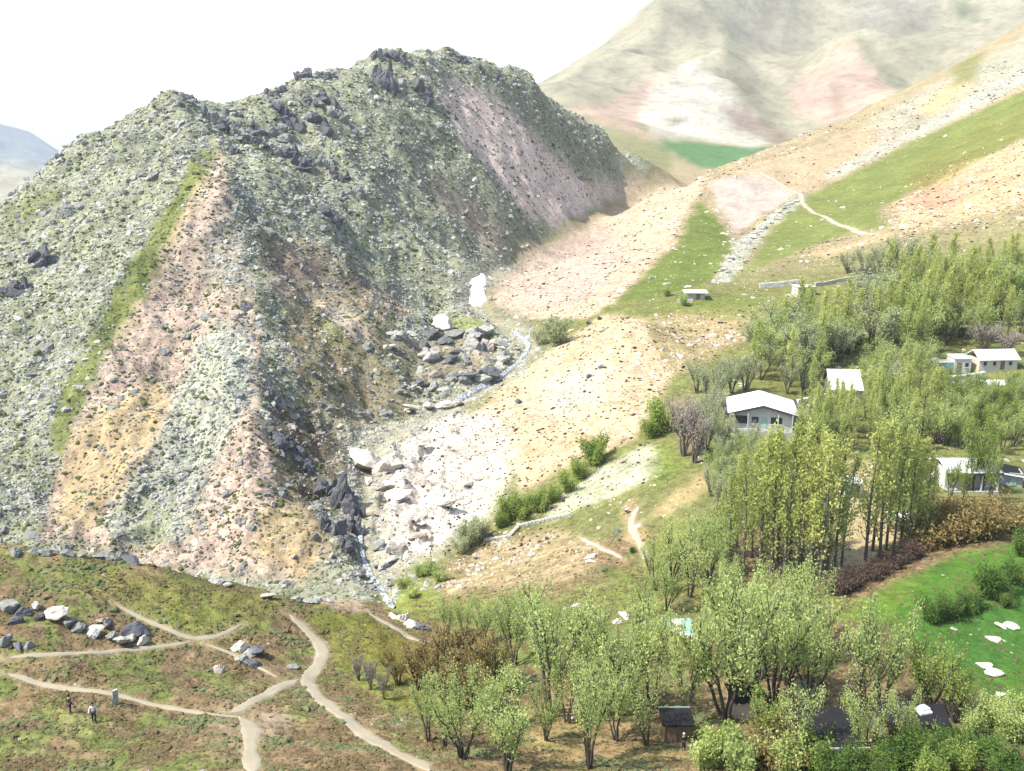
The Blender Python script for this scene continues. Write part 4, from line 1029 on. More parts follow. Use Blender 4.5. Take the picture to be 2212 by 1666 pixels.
def poplar(seed, leaf='leaf_poplar', H_=18.0, dens=1.0):
    r = np.random.default_rng(seed)
    paths, lc = [], []
    lean = r.normal(0, 0.25, 2)
    tz = np.linspace(0, 1, 9)
    tr = np.column_stack([lean[0] * tz ** 2 + 0.08 * np.sin(tz * 7 + seed), lean[1] * tz ** 2, tz * H_])
    paths.append((tr, 0.2 * (1 - tz) ** 0.8 + 0.02))
    nb = int(46 * dens)
    for k in range(nb):
        f = 0.12 + 0.86 * (k + r.random()) / nb
        z0 = f * H_
        p0 = np.array([np.interp(z0, tr[:, 2], tr[:, 0]), np.interp(z0, tr[:, 2], tr[:, 1]), z0])
        an = r.uniform(0, 6.283)
        env = 1.55 * math.sin(math.pi * min(1, 0.12 + 0.9 * f) ** 0.8) ** 0.7 * r.uniform(0.6, 1.15)
        rise = r.uniform(1.4, 3.2) * (1.1 - 0.5 * f)
        out = np.array([math.cos(an), math.sin(an), 0])
        p1 = p0 + out * env * 0.75 + np.array([0, 0, rise * 0.25])
        p2 = p0 + out * env * 0.95 + np.array([0, 0, rise])
        br = bezier(p0, p1, p2, 5)
        paths.append((br, np.linspace(0.05, 0.012, 5) * (1.2 - 0.6 * f)))
        if f > 0.2 or r.random() < 0.5:
            kk = int(r.integers(30, 52) * (0.5 if f < 0.3 else 1))
            t = r.beta(2.2, 1.1, kk)[:, None]
            base = (1 - t) ** 2 * p0 + 2 * t * (1 - t) * p1 + t * t * p2
            lc.append(base + r.normal(0, 1, (kk, 3)) * np.array([0.26, 0.26, 0.42]))
    lc = np.concatenate(lc)
    return finish_tree(paths, lc, r.uniform(0.10, 0.24, len(lc)), r, 'bark_pale', leaf, 0.6)
def willow(seed, leaf='leaf_willow', H_=11.0, W_=3.6, stems=4, dens=1.0, bark='bark', fill=1.0):
    r = np.random.default_rng(seed)
    paths, lc = [], []
    lean = r.normal(0, 0.6, 2)
    for s_ in range(stems):
        an = 6.283 * s_ / stems + r.uniform(-0.5, 0.5)
        out = np.array([math.cos(an), math.sin(an), 0])
        hh = H_ * r.uniform(0.72, 1.0)
        p0 = np.array([0.2 * math.cos(an), 0.2 * math.sin(an), -0.3])
        p2 = out * W_ * r.uniform(0.35, 0.8) + np.array([lean[0], lean[1], hh * 0.86])
        p1 = out * W_ * r.uniform(0.05, 0.3) + np.array([lean[0] * 0.3, lean[1] * 0.3, hh * 0.45])
        st = bezier(p0, p1, p2, 9)
        st[1:-1] += r.normal(0, 0.09, (7, 3))
        paths.append((st, np.linspace(0.18, 0.035, 9)))
        nb = int(17 * dens)
        for k in range(nb):
            f = 0.34 + 0.66 * (k + r.random()) / nb
            b0 = np.array([np.interp(f, np.linspace(0, 1, 9), st[:, c]) for c in range(3)])
            a2 = an + r.normal(0, 1.3)
            o2 = np.array([math.cos(a2), math.sin(a2), 0])
            ln = H_ * r.uniform(0.13, 0.27) * (1.25 - 0.5 * f)
            b2 = b0 + o2 * ln * r.uniform(0.25, 0.7) + np.array([0, 0, ln * r.uniform(0.75, 1.4)])
            b1 = (b0 + b2) / 2 + o2 * ln * 0.22
            paths.append((bezier(b0, b1, b2, 5), np.linspace(0.05, 0.012, 5)))
            kk = int(r.integers(28, 58) * fill)
            t = r.beta(2.0, 1.0, kk)[:, None]
            base = (1 - t) ** 2 * b0 + 2 * t * (1 - t) * b1 + t * t * b2
            lc.append(base + r.normal(0, 1, (kk, 3)) * np.array([0.34, 0.34, 0.55]) * H_ / 11)
    lc = np.concatenate(lc)
    lc[:, 2] = np.maximum(lc[:, 2], 0.15)
    return finish_tree(paths, lc, r.uniform(0.075, 0.185, len(lc)) * (H_ / 11) ** 0.3, r, bark, leaf, 0.45)
def shrub(seed, leaf='leaf_green', H_=3.0, W_=2.2, stems=15, fill=1.0, leafsize=1.0):
    r = np.random.default_rng(seed)
    paths, lc = [], []
    for s_ in range(stems):
        an = r.uniform(0, 6.283); out = np.array([math.cos(an), math.sin(an), 0])
        hh = H_ * r.uniform(0.6, 1.0)
        p0 = out * 0.1 * W_ + np.array([0, 0, -0.15])
        p2 = out * W_ * r.uniform(0.2, 0.85) + np.array([0, 0, hh * r.uniform(0.6, 0.95)])
        p1 = out * W_ * 0.2 + np.array([0, 0, hh * 0.5])
        paths.append((bezier(p0, p1, p2, 6), np.linspace(0.05, 0.012, 6) * H_ / 3))
        for k in range(7):
            t = r.uniform(0.2, 1)
            c = (1 - t) ** 2 * p0 + 2 * t * (1 - t) * p1 + t * t * p2
            kk = int(30 * fill)
            lc.append(c + r.normal(0, 1, (kk, 3)) * np.array([0.13, 0.13, 0.2]) * W_ * 0.8)
    lc = np.concatenate(lc); lc[:, 2] = np.maximum(lc[:, 2], 0.06)
    return finish_tree(paths, lc, r.uniform(0.055, 0.135, len(lc)) * leafsize, r, 'bark', leaf, 0.25)
KINDS = {}
def kinds(key, fn, n_):
    KINDS[key] = [fn(k) for k in range(n_)]
kinds('poplar', lambda k: poplar(10 + k), 5)
kinds('willow', lambda k: willow(30 + k, stems=3 + k % 3, W_=4.0 + 0.6 * (k % 3), fill=(0.9, 1.25, 1.05)[k % 3]), 6)
kinds('green', lambda k: willow(50 + k, 'leaf_green', 9.0, 3.6, 4, 1.0), 4)
kinds('grey', lambda k: willow(60 + k, 'leaf_grey', 8.0, 3.4, 5, 0.9, 'bark_pale', 0.8), 3)
kinds('lilac', lambda k: willow(70 + k, 'leaf_lilac', 8.0, 3.4, 6, 1.2, 'bark_pale', 0.45), 2)
kinds('russet', lambda k: willow(80 + k, 'leaf_russet', 7.0, 3.6, 6, 1.1, 'bark', 0.75), 3)
kinds('bush', lambda k: shrub(90 + k, 'leaf_green', 3.0, 2.0), 3)
kinds('bush_dark', lambda k: shrub(100 + k, 'leaf_dark', 3.0, 2.2), 3)
kinds('bush_grey', lambda k: shrub(110 + k, 'leaf_grey', 3.0, 2.0), 3)
kinds('bush_brown', lambda k: shrub(120 + k, 'leaf_brown', 2.6, 2.4, 16, 0.8), 3)
kinds('bush_white', lambda k: shrub(150 + k, 'leaf_white', 3.0, 2.0), 1)
kinds('bush_willow', lambda k: shrub(130 + k, 'leaf_willow', 3.0, 2.0), 3)
kinds('bush_russet', lambda k: shrub(140 + k, 'leaf_russet', 2.6, 2.4, 16, 0.8), 3)
MODELH = {'bush_white': 3.0, 'poplar': 18.0, 'willow': 11.0, 'green': 9.0, 'grey': 8.0, 'lilac': 8.0, 'russet': 7.0, 'bush': 3.0, 'bush_dark': 3.0, 'bush_grey': 3.0, 'bush_brown': 2.6, 'bush_willow': 3.0, 'bush_russet': 2.6}
rt = random.Random(77)
NTREE = [0]
def tree(kind, u, v, top, name, label, cat, group=None, widen=1.0, lean=None, ymin=50.0):
    """stands where (u, v) meets the ground; its tip reaches the picture height top"""
    p = hit(u, v, ymin)
    if p is None: return
    b, t = ray(u, v), ray(u, top)
    hgt = max(0.8, (t[1] - b[1]) * p.y)
    sc = hgt / MODELH[kind]
    var = KINDS[kind][NTREE[0] % len(KINDS[kind])]; NTREE[0] += 1
    e = empty(name, p, rt.uniform(0, 6.283), label, cat, group)
    if lean: e.rotation_euler = (lean[0], lean[1], e.rotation_euler[2])
    w = sc * widen * rt.uniform(0.92, 1.08)
    for nm, me in (("trunk", var[0]), ("crown", var[1])):
        link(nm, me, e, (0, 0, 0), (0, 0, 0), (w, w, sc))
    return e
# tall poplars in front of the sandy yard
ORD = ["first", "second", "third", "fourth", "fifth", "sixth", "seventh", "eighth", "ninth", "tenth", "eleventh", "twelfth", "thirteenth", "fourteenth", "fifteenth", "sixteenth", "seventeenth"]
for k, (u, v, t) in enumerate([(1556,1205,1070),(1574,1232,1030),(1590,1200,1005),(1606,1240,985),(1622,1205,968),(1638,1246,955),(1650,1212,948),(1664,1250,942),(1680,1215,938),(1692,1256,932),
                (1706,1222,930),(1720,1258,938),(1733,1225,936),(1746,1262,946),(1758,1228,944),(1772,1262,958),(1786,1235,962)]):
    tree('poplar', u, v, t, "poplar_tree", ORD[k] + " slender poplar of the dense stand, counted from the young trees to the sandy yard", "tree", "poplars below the gabled house", 1.05)
for k, (u, v, t) in enumerate([(1801,1235,965),(1817,1222,985),(1868,1212,922),(1884,1190,915),(1898,1206,925),(1914,1188,930),(1928,1200,938),(1944,1180,930),(1960,1190,945),(1976,1172,960),(1992,1180,985),(2008,1165,1000)]):
    tree('poplar', u, v, t, "poplar_tree", ORD[k] + " poplar before the sandy yard, counted from the dense stand to the brown thicket", "tree", "poplars before the sandy yard", 1.05)
# poplars between and behind the houses
def inside(u, v, poly):
    c = False
    for (x0, y0), (x1, y1) in zip(poly, poly[1:] + poly[:1]):
        if (y0 > v) != (y1 > v) and u < (x1 - x0) * (v - y0) / (y1 - y0) + x0: c = not c
    return c
def grove(poly, n_, hpx, mix, labels, group, widen, gap=9.0, seed=0):
    """trees standing irregularly inside an area of the bench"""
    r = random.Random(seed); placed = []; tries = 0
    x0, x1 = min(p[0] for p in poly), max(p[0] for p in poly); y0, y1 = min(p[1] for p in poly), max(p[1] for p in poly)
    while len(placed) < n_ and tries < n_ * 40:
        tries += 1
        u, v = r.uniform(x0, x1), r.uniform(y0, y1)
        if not inside(u, v, poly) or any(abs(u - q[0]) < gap and abs(v - q[1]) < gap for q in placed): continue
        if any(abs(u - bu) < bw and bv0 < v < bv1 for bu, bw, bv0, bv1 in KEEP): continue
        placed.append((u, v))
        k = r.choice(mix)
        tree(k, u, v, v - hpx * r.uniform(0.8, 1.15) * (0.8 if k != 'poplar' else 1.0), "poplar_tree" if k == 'poplar' else "bushy_tree", labels[k], "tree", group + (" poplars" if k == 'poplar' else " bushy trees"), widen)
# ground kept clear for the houses: centre, half width, from, to
KEEP = [(1640, 95, 865, 960), (1826, 46, 790, 900), (2085, 80, 770, 850), (2160, 60, 760, 860), (2100, 85, 985, 1070), (1740, 40, 600, 650), (2190, 30, 650, 690)]
grove([(1640,770),(1700,735),(1800,700),(1900,670),(1960,650),(1990,690),(1990,800),(1880,775),(1790,785),(1770,835),(1700,850),(1650,845),(1620,820)], 62, 128, ['poplar', 'poplar', 'grey', 'willow'],
      {'poplar': "poplar in the grove behind the white gabled house", 'grey': "grey-green bushy tree in the grove behind the gabled house", 'willow': "light green bushy tree in the grove behind the gabled house"}, "grove behind the gabled house", 1.5, 9, 3)
grove([(1960,660),(2030,640),(2120,650),(2212,650),(2230,745),(2110,745),(2000,765),(1970,720)], 52, 128, ['poplar', 'poplar', 'poplar', 'willow'],
      {'poplar': "poplar in the tall grove above the far houses", 'willow': "light green bushy tree in the grove above the far houses"}, "grove above the far houses", 1.45, 9, 4)
grove([(2020,625),(2090,610),(2230,600),(2230,640),(2100,640)], 20, 95, ['poplar', 'poplar', 'willow'],
      {'poplar': "poplar along the top edge of the village below the scree", 'willow': "light green bushy tree along the top edge of the village"}, "trees at the village's top edge", 1.5, 9, 5)
grove([(2045,870),(2140,880),(2230,870),(2230,985),(2060,985),(2030,930)], 26, 95, ['green', 'willow', 'green'],
      {'green': "fresh green tree crowding the lower house at the village's edge", 'willow': "light green bushy tree crowding the lower house"}, "trees round the lower house", 1.0, 9, 6)
grove([(1870,890),(1960,850),(2030,860),(2040,1000),(1960,980),(1880,960)], 26, 125, ['poplar', 'poplar', 'willow'],
      {'poplar': "poplar between the square white house and the lower house", 'willow': "light green bushy tree between the square white house and the lower house"}, "trees between the houses", 1.35, 9, 8)
grove([(1872,800),(1990,785),(2030,850),(1960,900),(1876,890)], 20, 95, ['grey', 'willow', 'willow'],
      {'grey': "grey-green tree close to the right of the square white house", 'willow': "light green tree close to the right of the square white house"}, "trees right of the square house", 1.1, 9, 9)
grove([(1735,900),(1790,885),(1870,900),(1900,960),(1850,985),(1740,960)], 22, 105, ['poplar', 'poplar', 'willow'],
      {'poplar': "poplar in front of the square white house", 'willow': "light green bushy tree in front of the square white house"}, "trees before the square house", 1.3, 9, 10)
grove([(2090,860),(2230,865),(2230,930),(2080,930)], 18, 80, ['green', 'willow', 'grey'],
      {'green': "fresh green tree below the white canopy shelter", 'willow': "light green tree below the white canopy shelter", 'grey': "grey-green tree below the white canopy shelter"}, "trees below the shelter", 1.0, 8, 12)
grove([(1545,1000),(1620,975),(1640,1010),(1600,1100),(1560,1140),(1530,1080)], 16, 95, ['willow', 'grey'],
      {'willow': "light green tree on the slope below the gabled house's left end", 'grey': "grey-green tree on the slope below the gabled house's left end"}, "trees below the gabled house's left end", 1.0, 9, 13)
tree('green', 2098, 1062, 905, "leafy_tree", "tall dark-stemmed tree in front of the lower white house", "tree", None, 0.7)
tree('green', 2122, 1062, 940, "leafy_tree", "dark-stemmed tree close beside the tallest one at the lower white house", "tree", None, 0.6)
# pale and grey trees of the bench
Lg = "grey-green bushy tree beside the white gabled house"
for u, v, t in [(1540,945,860),(1560,970,895),(1525,975,900),(1515,930,850),(1505,850,780),(1530,880,790),(1552,860,775),(1580,850,768),(1610,845,765),(1545,905,830),(1700,850,785),(1735,850,780)]:
    tree('grey', u, v, t, "bushy_tree", Lg, "tree", "grey-green trees beside the gabled house", 1.0)
tree('lilac', 1478, 985, 850, "bare_tree", "greyish bare tree left of the gabled house", "tree", None, 0.9)
tree('lilac', 1500, 1000, 880, "bare_tree", "smaller greyish bare tree next to the gabled house's path", "tree", None, 0.8)
tree('lilac', 2125, 758, 690, "bare_tree", "broad greyish bare tree above the far white roofs", "tree", None, 1.5)
tree('lilac', 2170, 770, 705, "bare_tree", "greyish bare tree at the village edge by the white roofs", "tree", None, 1.3)
for u, v, t in [(1830,590,545),(1870,592,535),(1910,590,525),(1945,588,510),(1980,590,520),(1890,596,550)]:
    tree('grey', u, v, t, "bushy_tree", "grey-green tree in the row above the long stone wall", "tree", "grey-green trees above the stone wall", 1.4)
for u, v, t in [(1940,608,580),(1965,606,575),(1990,602,575),(1915,610,588)]:
    tree('bush_dark', u, v, t, "shrub", "dark green shrub at the end of the long stone wall", "shrub", "dark shrubs at the wall's end", 1.2)
tree('bush_dark', 1365, 1215 - 20, 1180, "shrub", "small green shrub below the earth track", "shrub")
tree('bush_grey', 1205, 745, 672, "shrub", "large round grey-green bush beside the stream", "shrub", None, 1.0)
tree('bush_grey', 1170, 745, 700, "shrub", "smaller grey-green bush at the stream's edge", "shrub", None, 1.0)
tree('bush', 1285, 1005, 932, "shrub", "lone green bush casting a dark shadow on the tan slope", "shrub", None, 1.0)
tree('bush', 1430, 930, 850, "shrub", "green bush on the crest of the tan slope", "shrub", None, 1.0)
tree('bush', 1405, 945, 895, "shrub", "low green bush beside the crest of the tan slope", "shrub", None, 1.0)
for u, v, t in [(1250,1035,985),(1225,1060,1010),(1195,1085,1045),(1165,1105,1055),(1130,1120,1070),(1100,1120,1055),(1080,1140,1100)]:
    tree('bush', u, v, t, "shrub", "green shrub in the hedge running down from the lone bush", "shrub", "hedge shrubs on the tan bank", 1.0)
for u, v, t in [(1018,1180,1120),(1035,1165,1110),(1000,1195,1150)]:
    tree('bush_grey', u, v, t, "shrub", "grey-green shrub at the foot of the white rock bank", "shrub", "shrubs under the white bank", 1.0)
for u, v, t in [(905,1245,1215),(930,1240,1205),(870,1270,1240),(890,1290,1262),(950,1255,1225)]:
    tree('bush_willow', u, v, t, "shrub", "low light green shrub on the bank above the stream's mouth", "shrub", "shrubs above the stream's mouth", 1.3)
# light trees on the lower bank, in front of the stand of poplars
Lw = "light green young tree on the grassy bank left of the poplars"
for u, v, t in [(1415,1275,1175),(1450,1250,1130),(1490,1290,1150),(1530,1265,1120),(1545,1210,1080),(1500,1200,1110),(1580,1300,1190),(1440,1320,1220),(1395,1330,1240)]:
    tree('willow', u, v, t, "young_tree", Lw, "tree", "young trees left of the poplars", 1.05)
Lw = "light green willow in the row below the poplars"
for u, v, t in [(1560,1400,1235),(1600,1420,1225),(1640,1380,1222),(1680,1420,1225),(1720,1400,1222),(1755,1430,1240),(1700,1480,1300),(1640,1470,1290)]:
    tree('willow', u, v, t, "willow_tree", Lw, "tree", "willows below the poplars", 1.0)
for u, v, t in [(968,1372,1282),(1005,1380,1290),(1045,1392,1300),(1085,1385,1290),(1120,1370,1275),(1160,1390,1285),(1200,1400,1300),(1245,1405,1300),(1290,1410,1310)]:
    tree('willow', u, v, t, "willow_tree", "pale willow in the row along the lower stream bank", "tree", "willows along the lower bank", 0.95)
# the near trees
def near_tree(u, v, t, label, widen=1.0, kind='willow', lean=None):
    return tree(kind, u, v, t, "willow_tree" if kind == 'willow' else "leafy_tree", label, "tree", None, widen, lean)
near_tree(1188, 1545, 1265, "tall willow with thick dark leaning trunk above the round willow", 1.0, 'willow', (0, -0.16))
near_tree(1272, 1660, 1425, "willow with straight dark trunk at the lower edge of the grove", 0.8)
near_tree(1345, 1545, 1290, "willow behind the straight trunked one, dark gaps in its crown", 0.9)
near_tree(1405, 1530, 1300, "willow left of the dark roofed shed", 0.85)
near_tree(1482, 1572, 1335, "slim willow with thin leaning trunk beside the dark roofed shed", 0.6, 'willow', (0.0, -0.08))
near_tree(1570, 1560, 1290, "multi-stemmed willow with fanned trunks beside the pale pink wall", 0.95)
near_tree(1615, 1545, 1255, "tallest willow of the grove, dark forked trunk by the pink wall", 0.95)
near_tree(1670, 1530, 1280, "willow next to the forked one, right of the pink wall", 0.85)
near_tree(1745, 1520, 1300, "willow with thin dark trunk before the bright meadow", 0.75)
near_tree(1860, 1545, 1300, "broad willow with twin dark trunks behind the dark flat roof", 0.95)
near_tree(1905, 1540, 1320, "willow next to the twin trunked one, behind the dark flat roof", 0.8)
near_tree(2005, 1545, 1370, "low olive tree at the end of the dark flat roof", 1.0, 'green')
near_tree(2060, 1560, 1420, "small olive tree between dark roof and green meadow", 1.0, 'green')
near_tree(1098, 1668, 1470, "round willow with several short trunks at the grove's lower corner", 1.15)
near_tree(1000, 1640, 1455, "willow with twin thin trunks beside the lower path", 0.95)
near_tree(925, 1600, 1450, "young willow nearest the lower path", 0.9)
near_tree(960, 1612, 1480, "young willow between the path and the round willow", 0.9)
near_tree(1180, 1600, 1480, "leafy willow under the leaning one", 1.0)
near_tree(1395, 1610, 1440, "bushy willow hiding the end of the shed", 1.0)
near_tree(1330, 1600, 1450, "bushy willow beside the straight trunked one", 0.9)
for u, v, t in [(900,1490,1388),(945,1480,1368),(990,1495,1362),(1035,1500,1372),(860,1480,1410),(1070,1490,1390),(970,1530,1420),(1020,1540,1430)]:
    tree('russet', u, v, t, "russet_tree", "russet twiggy small tree in the thicket left of the willows", "tree", "russet thicket", 1.0)
for u, v, t in [(775,1470,1410),(800,1490,1420),(830,1510,1440)]:
    tree('lilac', u, v, t, "bare_tree", "small bare sapling on the slope beside the russet thicket", "tree", "saplings beside the russet thicket", 0.7)
# thicket along the lower right edge
for k, (u, v, t) in enumerate([(1520,1660,1570),(1560,1640,1555),(1600,1668,1560),(1650,1645,1550),(1690,1670,1580),(1735,1668,1580)]):
    tree(('bush_willow', 'bush', 'bush_willow', 'bush_russet')[k % 4], u, v, t, "shrub", "olive shrub in front of the low dark roofed building", "shrub", "olive shrubs before the dark roof", 1.0)
for k, (u, v, t) in enumerate([(1875,1665,1600),(1910,1640,1580),(1950,1660,1575),(1985,1630,1560),(2020,1655,1570),(2050,1625,1565),(2080,1668,1600),(2110,1640,1575),(2145,1660,1590),(2000,1690,1620),(1900,1690,1630),(2180,1690,1610)]):
    tree('bush_dark' if k % 3 else 'bush', u, v, t, "shrub", "deep green shrub right of the low building's white pillar", "shrub", "deep green shrubs by the white pillar", 1.1)
for u, v, t in [(2100,1590,1520),(2150,1570,1500),(2190,1600,1520),(2215,1560,1490),(2130,1540,1490)]:
    tree('bush_willow', u, v, t, "shrub", "olive shrub at the lower edge of the meadow", "shrub", "olive shrubs below the meadow", 1.1)
# brown hedge, meadow bushes
for u, v, t in [(1985,1185,1110),(2010,1175,1095),(2035,1170,1085),(2060,1165,1075),(2085,1160,1075),(2110,1160,1080),(2140,1150,1085),(2170,1145,1075),(2025,1135,1075),(2075,1130,1065),(2120,1125,1070)]:
    tree('bush_russet', u, v, t, "shrub", "brown leafless shrub in the thicket below the lower white house", "shrub", "brown thicket below the lower house", 1.1)
for u, v, t in [(1800,1285,1240),(1825,1278,1232),(1850,1268,1222),(1878,1255,1212),(1905,1240,1200),(1930,1228,1188),(1955,1215,1175),(1975,1205,1165)]:  # darkened shrubs stand in for the bank's shadow
    tree('bush_brown', u, v, t, "shrub", "brown shrub with painted shade in the hedge between sandy yard and meadow", "shrub", "brown hedge along the meadow", 1.1)
for u, v, t in [(2015,1345,1290),(2045,1335,1275),(2130,1290,1215),(2160,1285,1215),(2095,1320,1265),(2190,1260,1200),(2205,1200,1140),(2175,1310,1270)]:
    tree('bush_dark', u, v, t, "shrub", "dark green bush standing in the bright meadow", "shrub", "bushes in the bright meadow", 1.0)
tree('bush_willow', 1440, 640, 612, "shrub", "pale shrub left of the small stone hut", "shrub")
tree('bush_willow', 1475, 660, 628, "shrub", "pale low shrub in front of the small stone hut", "shrub")
tree('bush_white', 1735, 1520, 1470, "blossoming_shrub", "cream blossoming shrub between the willows behind the dark flat roof", "shrub", None, 1.1)
for u, v, t in [(1745,905,835),(1770,925,850),(1790,905,845),(1735,945,885),(1760,960,890),(1870,905,850)]:
    tree('willow', u, v, t, "bushy_tree", "light green bushy tree between the gabled house and the square house", "tree", "bushy trees between gabled and square house", 1.1)
near_tree(1712, 1650, 1470, "willow screening the left end of the long low building", 0.85)
near_tree(1868, 1645, 1480, "willow screening the right end of the long low building", 0.8)
near_tree(1655, 1630, 1480, "olive tree between the pink hut and the long low building", 0.9, 'green')
near_tree(1948, 1625, 1480, "willow rising in front of the low lean-to", 0.75)
for u, v, t in [(1110,1440,1290),(1250,1470,1310),(1390,1430,1300),(1060,1570,1430),(1310,1520,1380),(1225,1560,1400)]:
    tree('willow', u, v, t, "willow_tree", "light green willow in the middle of the grove between path and shed", "tree", "willows in the middle of the grove", 0.95)
for u, v, t in [(2052,1082,985),(2136,1085,970),(2080,1090,1000)]:
    tree('green', u, v, t, "leafy_tree", "thin green tree screening the front of the lower white house", "tree", "thin trees before the lower house", 0.6)
for u, v, t in [(1770,1672,1590),(1795,1690,1600),(1835,1680,1610),(1745,1640,1560)]:
    tree('bush_dark', u, v, t, "shrub", "deep green shrub growing against the front of the long low building", "shrub", "shrubs against the low building", 1.0)
# ------------------------------------------------------------------ houses, walls, tents
def box(name, parent, x, y, z, mat, bevel=0.0, rot=(0, 0, 0)):
    """a block given by its ranges in its parent's frame"""
    bm = bmesh.new(); bmesh.ops.create_cube(bm, size=1.0)
    c = ((x[0] + x[1]) / 2, (y[0] + y[1]) / 2, (z[0] + z[1]) / 2); d = (x[1] - x[0], y[1] - y[0], z[1] - z[0])
    bmesh.ops.scale(bm, vec=d, verts=bm.verts)
    if bevel: bmesh.ops.bevel(bm, geom=bm.edges[:], offset=bevel, segments=1, affect='EDGES')
    return link(name, bm_mesh(name, bm, mat), parent, c, rot)
def slab(name, parent, corners, t, mat):
    """a thick sheet over four corners (anticlockwise from above)"""
    bm = bmesh.new()
    top = [bm.verts.new(c) for c in corners]; bot = [bm.verts.new((c[0], c[1], c[2] - t)) for c in corners]
    bm.faces.new(top); bm.faces.new(bot[::-1])
    for k in range(len(top)):
        bm.faces.new((top[k], bot[k], bot[(k + 1) % len(top)], top[(k + 1) % len(top)]))
    bmesh.ops.recalc_face_normals(bm, faces=bm.faces)
    return link(name, bm_mesh(name, bm, mat), parent)
def gable_wall(name, parent, w, y, z0, zr, mat, t=0.25):
    bm = bmesh.new()
    a = [(-w / 2, y, z0), (w / 2, y, z0), (0, y, zr)]
    f = [bm.verts.new(p) for p in a]; b_ = [bm.verts.new((p[0], p[1] + t, p[2])) for p in a]
    bm.faces.new(f); bm.faces.new(b_[::-1])
    for k in range(3): bm.faces.new((f[k], b_[k], b_[(k + 1) % 3], f[(k + 1) % 3]))
    bmesh.ops.recalc_face_normals(bm, faces=bm.faces)
    return link(name, bm_mesh(name, bm, mat), parent)
def window(parent, x, y, z, w, h, frame='plaster', sill=True, name="window"):
    o = box(name, parent, (x - w / 2, x + w / 2), (y - 0.06, y + 0.02), (z, z + h), frame)
    n_ = 2 if w > 1.0 else 1
    pw = (w - 0.14) / n_
    for k in range(n_):
        xc = -w / 2 + 0.07 + pw * (k + 0.5)
        box("pane", o, (xc - pw / 2 + 0.03, xc + pw / 2 - 0.03), (-0.055, -0.043), (-h / 2 + 0.08, h / 2 - 0.08), 'glass')
    if sill: box("sill", o, (-w / 2 - 0.1, w / 2 + 0.1), (-0.2, -0.04), (-h / 2 - 0.1, -h / 2 - 0.005), 'plaster')
    return o
def door(parent, x, y, w, h, mat='wood', z=0.0):
    o = box("door", parent, (x - w / 2, x + w / 2), (y - 0.07, y + 0.02), (z, z + h), mat)
    box("handle", o, (w * 0.32, w * 0.32 + 0.1), (-0.1, -0.046), (-0.04, 0.04), 'grey_metal')
    return o
def walls(parent, w, d, h, mat, z0=-1.5, t=0.25):
    """four walls round an inner room, front at y = 0"""
    box("wall", parent, (-w / 2, w / 2), (0, t), (z0, h), mat)
    box("wall", parent, (-w / 2, w / 2), (d - t, d), (z0, h), mat)
    box("wall", parent, (-w / 2, -w / 2 + t), (t, d - t), (z0, h), mat)
    box("wall", parent, (w / 2 - t, w / 2), (t, d - t), (z0, h), mat)
def spot(name, u, v, rz, label, cat, dz=0.0):
    p = hit(u, v)
    return empty(name, (p.x, p.y, p.z + dz), rz, label, cat)

# white gabled house: gable front to the valley
h = spot("village_house", 1645, 932, -0.17, "white house with broad white gabled roof and dark roof edges among poplars", "house", 0.5)
walls(h, 10.4, 9.0, 2.7, 'plaster')
gable_wall("gable", h, 10.4, 0.0, 2.7, 4.1, 'plaster'); gable_wall("gable", h, 10.4, 8.75, 2.7, 4.1, 'plaster')
for s_ in (-1, 1):
    rf = slab("roof_slope", h, [(0, -0.9, 4.42), (s_ * 6.1, -0.9, 2.75), (s_ * 6.1, 9.6, 2.75), (0, 9.6, 4.42)], 0.1, 'white_roof')
    slab("fascia", rf, [(0, -1.02, 4.44), (s_ * 6.2, -1.02, 2.76), (s_ * 6.2, -0.905, 2.76), (0, -0.905, 4.44)], 0.42, 'grey_metal')
    slab("eaves_board", rf, [(s_ * 6.11, -1.0, 3.05), (s_ * 6.6, -1.0, 2.95), (s_ * 6.6, 9.7, 2.95), (s_ * 6.11, 9.7, 3.05)], 0.5, 'grey_metal')
    for k in range(1, 6):
        x_ = s_ * k * 1.05; zz = 4.42 - 1.67 * abs(x_) / 6.1
        slab("seam", rf, [(x_ - 0.03, -0.88, zz + 0.05), (x_ + 0.03, -0.88, zz + 0.05), (x_ + 0.03, 9.58, zz + 0.05), (x_ - 0.03, 9.58, zz + 0.05)], 0.06, 'white_roof')
window(h, -3.5, -0.02, 0.8, 2.2, 1.4, 'grey_metal'); window(h, -1.2, -0.02, 0.9, 1.1, 1.2, 'grey_metal'); window(h, 2.4, -0.02, 0.9, 1.9, 1.2, 'grey_metal')
door(h, 0.3, -0.02, 0.95, 2.0, 'green_paint', 0.0)
vr = box("veranda", h, (-5.2, 5.2), (-2.0, -0.01), (-1.4, -0.02), 'plaster_grey')
box("parapet", vr, (-5.2, 5.2), (-0.995, -0.86), (0.695, 1.15), 'plaster')
for x_ in (-5.0, -2.5, 2.6, 5.0):
    box("veranda_post", h, (x_ - 0.08, x_ + 0.08), (-1.05, -0.92), (-0.015, 2.9), 'plaster')

